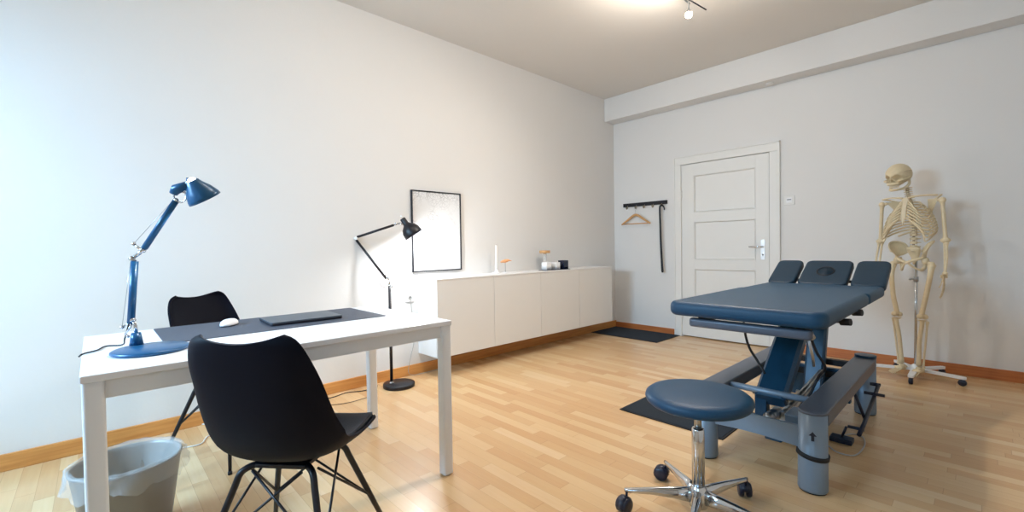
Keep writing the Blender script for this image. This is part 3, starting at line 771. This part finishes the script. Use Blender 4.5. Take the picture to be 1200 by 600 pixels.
# sub frame under the cushions
b = new(); pad(b, 2.372, 2.892, -2.930, -2.885, .680, .722, rc=.02, re=.012, k=4); part('front_bar', b, M_frame3, 'grey rounded bar under the foot end')
b = new()
for x in (2.42, 2.84): box(b, x-.018, x+.018, -2.885, -1.50, .700, .736, .003)
for y in (-2.45, -2.04, -1.55): box(b, 2.438, 2.822, y-.015, y+.015, .702, .734, .003)
part('cushion_frame', b, M_rubber)
b = new(); tube(b, [hm @ Vector((2.5, .02, -.012)), hm @ Vector((2.5, .30, -.012))], .010, 8); tube(b, [hm @ Vector((2.74, .02, -.012)), hm @ Vector((2.74, .30, -.012))], .010, 8)
tube(b, [hm @ Vector((2.33, .15, -.012)), hm @ Vector((2.92, .15, -.012))], .010, 8); tube(b, [(2.62, -1.75, .70), hm @ Vector((2.62, .18, -.012))], .012, 8)
part('headrest_bracket', b, M_rubber)
for y, z in ((-2.60, .733), (-2.33, .745)):
    b = new(); tube(b, [(2.85, y, z-.02), (2.935, y, z-.010)], .005, 8); tube(b, [(2.930, y, z-.010), (2.968, y-.010, z-.006)], [.016, .016], 14); part('adjusting_knob', b, M_rubber)
b = new(); tube(b, [(2.86, -2.86, .70), (2.875, -2.84, .60), (2.87, -2.80, .55)], .006, 8); tube(b, [(2.872, -2.885, .705), (2.888, -2.905, .69)], .014, 10); part('release_lever', b, M_steel)
# side rails and legs
LX = (2.395, 2.863); LYs = (-2.785, -1.53); RZ = .356
for x in LX:
    b = new()
    rings = []
    for ins, z in ((0, .344), (0, .350), (.002, .354), (.006, RZ)):
        rings.append(rrect(x, (LYs[0]+LYs[1])/2, .112-2*ins, LYs[1]-LYs[0]+.112-2*ins, .056-ins, z, 8))
    loft(b, rings); box(b, x-.054, x+.054, LYs[0]+.02, LYs[1]-.02, .288, .345, .003); sr_ = part('side_rail', b, M_frame3)
    b = new(); pad(b, x-.056, x+.056, LYs[1]-.04, LYs[1]+.058, RZ-.002, RZ+.014, rc=.05, re=.004); part('rail_end_cap', b, M_frame2, None, sr_)
    for y in LYs:
        b = new(); lathe(b, [(.001, .006), (.055, .006), (.057, .012), (.0545, .346), (.001, .346)], 36, Matrix.Translation((x, y, 0))); lg = part('leg', b, M_frame, None)
        b = new(); lathe(b, [(.001, 0), (.052, 0), (.052, .006), (.001, .006)], 28, Matrix.Translation((x, y, 0))); part('foot_pad', b, M_rubber, None, lg)
        if y < -2:
            z = .160 if x > 2.6 else .268
            tl = Matrix.Translation((x, y, z)) @ Matrix.Rotation(math.radians(8 if x > 2.6 else 3), 4, 'Y')
            b = new(); rings = []
            for r_, zz in ((.0575, -.010), (.0625, -.009), (.0625, .009), (.0575, .010)): rings.append((r_, zz))
            lathe(b, rings, 36, tl, cap0=False, cap1=False); part('strap', b, M_rubber, None, lg)
# arrow on the front right leg (facing the stool)
b = new(); ca = math.radians(-78)
def on_leg(a, z, r_=.0556): return Vector((LX[1]+r_*math.cos(a), LYs[0]+r_*math.sin(a), z))
zc = .252
for lo_, hi_, u0_, u1_ in ((lambda u: -.018, lambda u: .004, -.10, .10), (lambda u: .004, lambda u: .004+.018*(1-abs(u)/.26)+.0002, -.26, .26)):
    prev = None
    for i in range(13):
        u = u0_+(u1_-u0_)*i/12
        q = [b.verts.new(on_leg(ca+u, zc+lo_(u), .0562)), b.verts.new(on_leg(ca+u, zc+hi_(u), .0562)), b.verts.new(on_leg(ca+u, zc+hi_(u), .0552)), b.verts.new(on_leg(ca+u, zc+lo_(u), .0552))]
        if prev:
            for k in range(4): b.faces.new((prev[k], prev[(k+1) % 4], q[(k+1) % 4], q[k]))
        prev = q
part('arrow_mark', b, M_dot, 'small dark upward arrow')
# front plate between the front legs, arched lower edge
b = new(); n = 16; rings = []
for i in range(n+1):
    u = i/n; x = LX[0]+.045+(LX[1]-LX[0]-.09)*u; zb = .178+.008*math.sin(PI*u)
    rings.append([Vector((x, -2.800, zb)), Vector((x, -2.784, zb)), Vector((x, -2.784, .272)), Vector((x, -2.800, .272))])
loft(b, rings, smooth=False); part('front_plate', b, M_frame)
b = new(); tube(b, [(LX[0]+.03, -2.60, .335), (LX[1]-.03, -2.60, .335)], .016, 16); part('cross_tube', b, M_frame)
b = new(); box(b, LX[0]+.05, LX[1]-.05, -1.66, -1.61, .300, .335, .004); box(b, LX[0]+.05, LX[1]-.05, -1.68, -1.63, .225, .262, .004); part('rear_crossbar', b, M_rubber)
# lifting arms: box beams
def beam(b, p, q, w, th):
    p, q = Vector(p), Vector(q); d = (q-p).normalized(); sx = Vector((1, 0, 0)); n = d.cross(sx).normalized()
    rings = []
    for c, k in ((p, .9), (p+d*.01, 1), (q-d*.01, 1), (q, .9)):
        rings.append(rect_ring(c, sx, n, w*k, th*k))
    loft(b, rings, smooth=False)
def rect_ring(c, a, n, w, h, r=.2):
    o = []
    for sx, sy in ((1, 1), (-1, 1), (-1, -1), (1, -1)):
        pts = [(sx*w/2, sy*(h/2-h*r)), (sx*(w/2-h*r), sy*h/2)]
        if sx*sy < 0: pts.reverse()
        o += [c+a*u+n*v for u, v in pts]
    return o
b = new(); beam(b, (2.64, -2.600, .292), (2.64, -2.075, .690), .142, .075); part('lifting_arm', b, M_frame2)
b = new(); beam(b, (2.64, -1.80, .100), (2.64, -1.60, .700), .105, .065); part('lifting_arm', b, M_frame2)
b = new(); box(b, 2.566, 2.622, -2.60, -2.545, .115, .318, .005); part('pivot_bracket', b, M_frame2)
b = new(); tube(b, [(2.55, -2.57, .315), (2.73, -2.57, .315)], .014, 12); part('pivot_pin', b, M_steel)
b = new(); tube(b, [(2.55, -1.79, .125), (2.73, -1.79, .125)], .014, 12); part('pivot_pin', b, M_steel)
b = new(); box(b, 2.60, 2.68, -2.56, -1.62, .075, .115, .006); box(b, 2.45, 2.81, -1.66, -1.62, .075, .28, .006); part('base_beam', b, M_frame2)
b = new(); tube(b, [(2.655, -2.66, .225), (2.665, -2.57, .235)], .028, 18); tube(b, [(2.64, -2.665, .20), (2.72, -2.665, .20)], .020, 14); tube(b, [(2.69, -2.60, .225), (2.70, -2.50, .24)], .022, 14); tube(b, [(2.70, -2.50, .24), (2.72, -1.95, .32)], [.022, .016], 14); ball(b, (2.655, -2.66, .225), .032, 2); part('actuator', b, M_steel, 'bright metal actuator motor')
b = new(); box(b, 2.735, 2.805, -2.72, -2.58, .215, .285, .006); part('control_box', b, M_frame)
# foot lever on the outer side
b = new()
tube(b, [(2.935, -2.20, .085), (2.935, -2.05, .105), (2.94, -1.62, .215)], .010, 10)
tube(b, [(2.875, -2.12, .09), (2.945, -2.12, .09)], .009, 10); tube(b, [(2.87, -2.0, .285), (2.93, -2.0, .11)], .008, 8); tube(b, [(2.89, -1.75, .19), (2.985, -1.75, .19)], .009, 10); tube(b, [(2.90, -1.62, .215), (2.95, -1.62, .215)], .011, 10)
part('foot_lever', b, M_castw, 'dark foot lever beside the right rail')
for pts in ([(2.551, -2.70, .69), (2.553, -2.68, .62), (2.565, -2.66, .555), (2.59, -2.64, .50), (2.635, -2.66, .44)], [(2.80, -2.62, .70), (2.815, -2.60, .63), (2.835, -2.58, .56), (2.85, -2.50, .48), (2.80, -2.40, .40), (2.76, -2.45, .27)]):
    b = new(); tube(b, smooth_path(pts, 6), .0062, 8); part('cable', b, M_rubber)
b = new(); box(b, 2.80, 2.90, -2.17, -2.10, .004, .03, .004); tube(b, [(2.85, -2.13, .03), (2.87, -2.13, .09)], .006, 8)
part('floor_hook', b, M_castw)
b = new(); tube(b, smooth_path([(2.83, -2.10, .012), (2.87, -1.98, .004), (2.92, -1.99, .004), (2.945, -2.12, .004), (2.93, -2.28, .004), (2.86, -2.30, .004), (2.80, -2.24, .004), (2.74, -2.3, .004)], 8), .0035, 8)
tag(obj('power_cable', b, M_cable_g), 'thin pale cable looped on the floor beside the treatment table', 'cable')

# ------------------------------------------------------------------ anatomical skeleton on its stand
SK = Vector((2.985, -.36, 0))
st = thing('skeleton_stand', 'white rolling stand with chrome pole holding the model skeleton', 'stand', (SK.x+.02, SK.y+.06, 0))
b = new(); tube(b, [(0, 0, .07), (0, 0, .99)], .010, 14); obj('pole', b, M_chrome, st)
b = new(); lathe(b, [(.016, .76), (.016, .80)], 16); tube(b, [(.0, 0, .78), (-.03, -.02, .78)], .006, 8); ball(b, (-.034, -.022, .78), .011, 1); obj('clamp_knob', b, M_steel, st)
b = new(); lathe(b, [(.035, .05), (.04, .055), (.035, .085), (.014, .10)], 24); hub_ = obj('hub', b, M_white, st)
a0 = math.atan2(-.637+.30, 2.998-3.005)
for k in range(5):
    a = a0-2*PI*k/5; d = Vector((math.cos(a), math.sin(a), 0)); sd = Vector((-d.y, d.x, 0))
    Ln = .30 if k != 2 and k != 3 else .255
    b = new(); rings = []
    for u, hw in ((.02, .022), (.15, .020), (Ln-.01, .017), (Ln, .010)):
        rings.append([d*u+sd*hw+Vector((0, 0, .052)), d*u+sd*hw+Vector((0, 0, .070)), d*u-sd*hw+Vector((0, 0, .070)), d*u-sd*hw+Vector((0, 0, .052))])
    loft(b, rings, smooth=False); obj('stand_arm', b, M_white, st)
    b = new(); c = d*(Ln-.02)
    tube(b, [c+Vector((0, 0, .03)), c+Vector((0, 0, .053))], .006, 8)
    lathe(b, [(.001, -.012), (.022, -.012), (.025, -.006), (.025, .006), (.022, .012), (.001, .012)], 20, axis_mat(c+Vector((0, 0, .0252)), sd)); obj('caster', b, M_castw, st)

sk = thing('model_skeleton', 'ivory anatomical model skeleton standing by the end wall, facing the room', 'skeleton', SK, math.radians(-19))
def bone(name, pts, r, parent=sk, m=None, seg=8, flat=1, sm=4):
    b = new(); P = smooth_path(pts, sm) if len(pts) > 2 else [Vector(p) for p in pts]
    n = len(P); R_ = []
    for i in range(n):
        x = i/(n-1)*(len(r)-1); k = min(int(x), len(r)-2); R_.append(r[k]+(r[k+1]-r[k])*(x-k))
    tube(b, P, R_, seg, flat=flat); return obj(name, b, m or M_bone, parent)
def long_bone(name, p, q, rs, re_, bow=(0, 0, 0), parent=sk):
    p, q = Vector(p), Vector(q); mid = (p+q)/2+Vector(bow); d = (q-p).normalized()
    b = new(); P = smooth_path([p, p.lerp(mid, .3), mid, mid.lerp(q, .7), q], 5); n = len(P)
    R_ = [rs+(re_-rs)*((abs(2*i/(n-1)-1))**4) for i in range(n)]; tube(b, P, R_, 10)
    ball(b, p, re_*1.05, 2); ball(b, q, re_*1.1, 2, (1.25, 1, .9)); return obj(name, b, M_bone, parent)
# skull (faces -y, turned a little to its right, chin down)
Sm = Matrix.Translation((-.056, -.070, 1.606)) @ Matrix.Scale(1.12, 4) @ Matrix.Rotation(math.radians(-4), 4, 'Z') @ Matrix.Rotation(math.radians(8), 4, 'X')
b = new(); g = bmesh.ops.create_icosphere(b, subdivisions=5, radius=1)
for v in b.verts:
    p = v.co.normalized(); x, y, z = p
    r_ = Vector((x*.070, y*.088, z*.076))
    if z > 0: r_.z = z*.080
    front = max(0, -y)
    # brow and face narrowing
    if z < 0 and y > -.2: r_.z *= 1-.35*min(1, (-z))*(.5+.5*max(0, y))
    if z < -.05: r_.x *= 1-.25*min(1, -z*1.2)*(front)
    def dent(cx, cz, s, dep):
        d2 = ((x-cx)/s)**2+((z-cz)/s)**2
        return dep*math.exp(-d2*d2) if y < 0 else 0
    k = dent(-.40, -.22, .25, .046)+dent(.40, -.22, .25, .046)+dent(0, -.55, .13, .034)
    k -= (.006*math.exp(-((z+.02)/.10)**2)*front)
    r_ += Vector((0, 1, 0))*k
    # temple hollows
    if abs(x) > .6 and -.4 < z < .25 and y < .1: r_.x *= .93
    v.co = Sm @ r_
for f in b.faces: f.smooth = True
skull = obj('skull', b, M_bone, sk)
b = new(); torus(b, .0705, .0012, Sm @ Matrix.Translation((0, .004, .022)) @ Matrix.Diagonal((.965, 1.20, 1, 1)), 40, 6); obj('skull_seam', b, M_disc, skull)
# upper jaw, cheekbones, teeth
b = new()
tube(b, [Sm @ Vector(p) for p in smooth_path([(-.030, -.045, -.052), (-.026, -.072, -.056), (0, -.084, -.057), (.026, -.072, -.056), (.030, -.045, -.052)], 4)], .012, 10)
for s_ in (-1, 1):
    tube(b, [Sm @ Vector(p) for p in smooth_path([(s_*.030, -.072, -.040), (s_*.052, -.062, -.034), (s_*.064, -.030, -.028), (s_*.066, .005, -.022)], 4)], [.009]*6+[.006]*7, 8)
tube(b, [Sm @ Vector((0, -.088, -.008)), Sm @ Vector((0, -.096, -.028))], [.007, .004], 8)
obj('cheekbones', b, M_bone, skull)
b = new()
for i in range(12):
    a = -PI*.42+PI*.84*i/11
    for z, o in ((-.069, 0), (-.079, .002)):
        c = Sm @ Vector((.027*math.sin(a), -.052-.030*math.cos(a)+o, z)); box(b, c.x-.0032, c.x+.0032, c.y-.003, c.y+.003, c.z-.0055, c.z+.0045, .001, 1)
obj('teeth', b, M_cart, skull)
b = new()
tube(b, [Sm @ Vector(p) for p in smooth_path([(-.054, .010, -.030), (-.053, .008, -.070), (-.040, -.030, -.094), (-.022, -.066, -.098), (0, -.080, -.099), (.022, -.066, -.098), (.040, -.030, -.094), (.053, .008, -.070), (.054, .010, -.030)], 4)], .0095, 10)
obj('lower_jaw', b, M_bone, skull)
# spine
def spine_pt(z):
    y = .0+.022*math.sin((z-1.0)/.5*PI*1.6+.6)
    k = max(0, min(1, (z-1.36)/.14)); return Vector((-.030*k*k*(3-2*k), y+.005, z))
b = new(); tube(b, [spine_pt(z) for z in [1.0+.05*i for i in range(11)]], .0085, 8); sp_ = obj('spine', b, M_disc, sk)
zs = []; z = 1.505
for i in range(7): zs.append((z, .013, .013)); z -= .0165
for i in range(12): zs.append((z, .015+.0005*i, .019)); z -= .0215
for i in range(5): zs.append((z, .021, .026)); z -= .031
z_end = z
for z, w, h_ in zs:
    b = new(); c = spine_pt(z)
    lathe(b, [(.001, -h_*.42), (w, -h_*.42), (w*.86, 0), (w, h_*.42), (.001, h_*.42)], 12, Matrix.Translation(c) @ Matrix.Diagonal((1.1, .85, 1, 1)))
    tube(b, [c+Vector((0, w*.6, 0)), c+Vector((0, w+.026, -.010))], [.005, .003], 6)
    for s_ in (-1, 1): tube(b, [c+Vector((0, w*.5, 0)), c+Vector((s_*(w+.016), w+.004, 0))], [.005, .003], 6)
    obj('vertebra', b, M_bone, sp_)
b = new()
rings = []
for z, w, d_, y in ((1.035, .045, .018, .012), (1.01, .046, .018, .022), (.985, .038, .016, .034), (.955, .026, .012, .042), (.925, .014, .008, .040), (.895, .006, .004, .028)):
    rings.append([Vector((w*math.cos(a), y+d_*math.sin(a), z)) for a in [2*PI*i/16 for i in range(16)]])
loft(b, rings); obj('sacrum', b, M_bone, sk)
# rib cage
b = new()
rings = []
for z, w, y in ((1.422, .024, -.088), (1.405, .026, -.094), (1.385, .016, -.102), (1.33, .015, -.118), (1.28, .017, -.128), (1.255, .014, -.132), (1.22, .006, -.132), (1.205, .002, -.130)):
    rings.append([Vector((w*math.cos(a), y+.005*math.sin(a), z)) for a in [2*PI*i/12 for i in range(12)]])
loft(b, rings); rc_ = obj('breastbone', b, M_cart, sk)
th = [q for q in zs[7:19]]
cage = obj('rib_cage_ligament', (lambda b: (tube(b, [spine_pt(1.40)+Vector((0, .012, 0)), spine_pt(1.15)+Vector((0, .012, 0))], .003, 6), b)[1])(new()), M_disc, sk)
Wd = [.072, .100, .120, .134, .144, .151, .156, .159, .160, .155, .143, .122]
for i in range(12):
    z = th[i][0]; w = Wd[i]; back = spine_pt(z)+Vector((0, .012, 0))
    if i < 7: fz = 1.395-.022*i; fy = -.095-.006*i; fx = .016; endf = 1
    elif i < 10: fz = 1.262-.020*(i-7)-.02; fy = -.128+.016*(i-7); fx = .038+.026*(i-7); endf = 1
    else: fz = None
    dp = .065+.004*min(i, 8)
    for s_ in (-1, 1):
        if i < 10:
            drop = .045+.006*i
            pts = [back+Vector((s_*.012, 0, 0)), Vector((s_*w*.50, back.y+.030, z-.004)), Vector((s_*w*.92, back.y-.005, z-.020-drop*.15)), Vector((s_*w, -.045, z-drop*.55-.015)), Vector((s_*w*.86, -.045-dp*.75, z-drop-.018)), Vector((s_*(w*.45+fx*.5), fy-.003, (z-drop-.02)*.45+fz*.55)), Vector((s_*fx, fy, fz))]
        elif i == 10:
            pts = [back+Vector((s_*.012, 0, 0)), Vector((s_*w*.5, back.y+.026, z-.006)), Vector((s_*w*.92, back.y-.010, z-.03)), Vector((s_*w, -.050, z-.058))]
        else:
            pts = [back+Vector((s_*.012, 0, 0)), Vector((s_*w*.5, back.y+.022, z-.008)), Vector((s_*w*.85, back.y-.005, z-.03))]
        b = new(); P = smooth_path(pts, 5); tube(b, P, .0066, 8, flat=.7)
        obj('rib', b, M_bone, cage)
# shoulder girdle, arms
for s_ in (-1, 1):
    bone('collarbone', [(s_*.018, -.094, 1.418), (s_*.07, -.100, 1.425), (s_*.12, -.070, 1.428), (s_*.172, -.035, 1.425)], [.008, .006, .006, .008])
    b = new()
    tri = [Vector((s_*.165, -.015, 1.400)), Vector((s_*.075, .052, 1.405)), Vector((s_*.085, .058, 1.265))]
    rings = []
    for k in range(7):
        u = k/6; A_ = tri[0].lerp(tri[2], u); B_ = tri[1].lerp(tri[2], u)
        rings.append([A_+Vector((0, .004, 0)), B_+Vector((0, .004, 0)), B_-Vector((0, .002, 0)), A_-Vector((0, .002, 0))])
    loft(b, rings, smooth=False)
    tube(b, smooth_path([(s_*.080, .058, 1.385), (s_*.13, .045, 1.405), (s_*.180, -.005, 1.425), (s_*.183, -.030, 1.425)], 4), .0065, 8); ball(b, (s_*.165, -.018, 1.39), .014, 1)
    obj('shoulder_blade', b, M_bone, sk)
    long_bone('humerus', (s_*.192, -.020, 1.385), (s_*.208, -.010, 1.085), .0125, .022)
    long_bone('ulna', (s_*.200, -.002, 1.070), (s_*.213, -.030, .840), .0075, .012)
    long_bone('radius', (s_*.216, -.014, 1.062), (s_*.222, -.052, .838), .0075, .013, (s_*.006, 0, 0))
    b = new()
    for k in range(8): ball(b, (s_*(.212+.006*((k % 4)-1.5)), -.042+.009*((k % 4)-1.5)*1.0, .822-.012*(k//4)), .0085, 1)
    hd = obj('hand', b, M_bone, sk)
    for k in range(5):
        yk = -.020-.013*k
        if k == 0: segs = [.040, .030, .024]; d = Vector((s_*.10, -.65, -.85)).normalized(); st_ = Vector((s_*.214, -.060, .812))
        else:
            segs = [[.062, .042, .026, .018], [.060, .046, .030, .018], [.056, .042, .028, .017], [.050, .034, .022, .015]][k-1]
            st_ = Vector((s_*(.216-.003*k), -.058+.011*k, .802)); d = Vector((-s_*.03, -.10+.06*k, -1)).normalized()
        p = st_
        b = new()
        for q, L_ in enumerate(segs):
            d2 = (d+Vector((-s_*.10*q, -.03*q, 0))).normalized(); e_ = p+d2*L_*.94
            tube(b, [p, p.lerp(e_, .2), p.lerp(e_, .8), e_], [.0052, .0034, .0034, .0048], 8); p = p+d2*L_
        obj('finger', b, M_bone, hd)
# pelvis
for s_ in (-1, 1):
    b = new()
    crest = smooth_path([(s_*.108, -.062, 1.000), (s_*.128, -.052, 1.040), (s_*.138, -.012, 1.072), (s_*.118, .035, 1.080), (s_*.075, .065, 1.060), (s_*.048, .060, 1.020)], 4)
    low = smooth_path([(s_*.085, -.040, .950), (s_*.088, -.030, .950), (s_*.088, -.012, .955), (s_*.080, .010, .965), (s_*.066, .030, .972), (s_*.050, .045, .985)], 4)
    rings = []
    for c, l_ in zip(crest, low):
        row = [l_.lerp(c, k/5)+Vector((s_*-.012*math.sin(PI*k/5), 0, 0)) for k in range(6)]
        rings.append(row+[p+Vector((s_*.006, .002, 0)) for p in reversed(row)])
    loft(b, rings)
    tube(b, crest, .0065, 8)
    tube(b, smooth_path([(s_*.088, -.030, .955), (s_*.050, -.066, .935), (s_*.012, -.078, .918), (s_*.030, -.060, .885), (s_*.058, -.020, .858), (s_*.070, .012, .865), (s_*.075, .018, .905), (s_*.080, .005, .950)], 4), [.011]*9+[.008]*8+[.012]*12, 10)
    ball(b, (s_*.090, -.012, .928), .030, 2, (.8, 1, 1)); obj('hip_bone', b, M_bone, sk)
b = new(); ball(b, (0, -.078, .915), .012, 1, (1, .8, 1.3)); obj('pubic_joint', b, M_cart, sk)
# legs
for s_ in (-1, 1):
    hip = Vector((s_*.092, -.014, .925)); tro = Vector((s_*.125, -.005, .898)); kn = Vector((s_*.082, -.040, .500))
    b = new(); ball(b, hip, .022, 2); tube(b, [hip, tro], [.014, .016], 10); ball(b, tro+Vector((0, 0, .006)), .019, 2)
    P = smooth_path([tro, Vector((s_*.122, -.025, .80)), Vector((s_*.104, -.040, .65)), kn+Vector((0, .0, .03)), kn], 5); n = len(P)
    tube(b, P, [.0165+(.011)*abs(2*i/(n-1)-1)**5 for i in range(n)], 12)
    for q in (-1, 1): ball(b, kn+Vector((q*.016, .006, -.002)), .021, 2)
    obj('femur', b, M_bone, sk)
    b = new(); ball(b, kn+Vector((0, -.030, .004)), .019, 2, (1, .5, 1)); obj('kneecap', b, M_bone, sk)
    an = Vector((s_*.055, -.020, .110))
    b = new(); P = smooth_path([kn+Vector((0, .003, -.028)), kn+Vector((0, 0, -.06)), kn.lerp(an, .5)+Vector((s_*-.004, -.004, 0)), an], 6); n = len(P)
    tube(b, P, [.0140+.019*max(0, 1-i/(n*.22))**1.5+.006*max(0, (i/n-.85)/.15) for i in range(n)], 12); obj('tibia', b, M_bone, sk)
    long_bone('fibula', kn+Vector((s_*.028, .014, -.045)), an+Vector((s_*.024, .008, -.012)), .0065, .011)
    ft = new(); ball(ft, an+Vector((0, .004, -.022)), .021, 2, (1, 1.2, .8)); ball(ft, an+Vector((0, .040, -.044)), .021, 2, (.9, 1.4, 1)); ball(ft, an+Vector((s_*.004, -.030, -.036)), .021, 2, (1.4, 1.1, .75))
    fo = obj('foot', ft, M_bone, sk)
    for k in range(5):
        b = new(); o_ = s_*(-.020+.011*k)
        p = an+Vector((o_*.9, -.045+.003*k, -.042)); d = Vector((o_*1.2+s_*.10, -1, -.20)).normalized()
        for q, L_ in enumerate([.062-.002*k, .026-.002*k, .016]):
            if k == 0 and q == 2: break
            d2 = (d+Vector((0, 0, -.10*q))).normalized(); e_ = p+d2*L_*.94
            rr_ = (.0075 if k == 0 else .005)
            tube(b, [p, p.lerp(e_, .2), p.lerp(e_, .8), e_], [rr_, rr_*.65, rr_*.65, rr_*.95], 8); p = p+d2*L_
        obj('toe', b, M_bone, fo)

# ------------------------------------------------------------------ ceiling spotlights
t = thing('ceiling_spotlight', 'small chrome ceiling spotlight bar with lit halogen heads', 'spotlight', (1.83, -1.95, H))
b = new(); lathe(b, [(.001, 0), (.05, 0), (.05, -.018), (.045, -.024), (.001, -.024)], 28); obj('ceiling_plate', b, M_chrome, t)
b = new(); tube(b, [(0, -.32, -.06), (0, .24, -.06)], .006, 10); tube(b, [(0, 0, -.02), (0, 0, -.06)], .006, 8); obj('bar', b, M_steel, t)
def spot(loc, aim, dark=True):
    loc = Vector(loc); aim = Vector(aim).normalized()
    b = new(); lathe(b, [(.010, -.02), (.012, 0), (.020, .02), (.026, .045), (.024, .045), (.018, .022), (.006, .004)], 24, axis_mat(loc, aim), cap1=False)
    tube(b, [Vector((loc.x, loc.y, -.06)), loc-aim*.018], .0035, 8)
    h = obj('spot_head', b, M_steel, t)
    b = new(); ball(b, loc+aim*.040, .017, 2); obj('bulb', b, M_bulb, h)
    w = Vector((1.83, -1.95, H))+loc+aim*.075
    point_light('halogen_light', w, SPOT_POWER*.22, SPOT_COL, .03)
    l = bpy.data.lights.new('halogen_beam', 'SPOT'); l.energy = SPOT_POWER*1.1; l.color = SPOT_COL; l.shadow_soft_size = .03; l.spot_size = math.radians(150); l.spot_blend = 1
    o = bpy.data.objects.new('halogen_beam', l); COL.objects.link(o); o.location = w; o.rotation_euler = aim.to_track_quat('-Z', 'Y').to_euler()
spot((.035, .15, -.165), (.25, -.55, -.8))
spot((-.05, -.27, -.13), (-.35, -.35, -.85))
b = new(); tube(b, [(.015, .10, -.06), (.105, .29, -.13)], .005, 8); obj('aim_rod', b, M_black, t)
# unseen spotlight bar nearer the windows, added as fill for ceiling and walls
t = thing('ceiling_spotlight', 'unseen chrome spotlight bar near the windows, added as fill light', 'spotlight', (1.6, -3.9, H))
b = new(); lathe(b, [(.001, 0), (.05, 0), (.05, -.018), (.045, -.024), (.001, -.024)], 28); obj('ceiling_plate', b, M_chrome, t)
b = new(); tube(b, [(0, -.25, -.06), (0, .25, -.06)], .006, 10); tube(b, [(0, 0, -.02), (0, 0, -.06)], .006, 8); obj('bar', b, M_steel, t)
for y in (-.2, .2):
    b = new(); lathe(b, [(.010, .0), (.012, -.02), (.026, -.065), (.024, -.065), (.008, -.02)], 24, Matrix.Translation((0, y, -.06)), cap1=False); h = obj('spot_head', b, M_steel, t)
    b = new(); ball(b, (0, y, -.118), .015, 2); obj('bulb', b, M_bulb, h)
point_light('halogen_light', (1.6, -3.9, H-.26), SPOT_POWER*.35, SPOT_COL, .04)  # fill lamp below the added bar
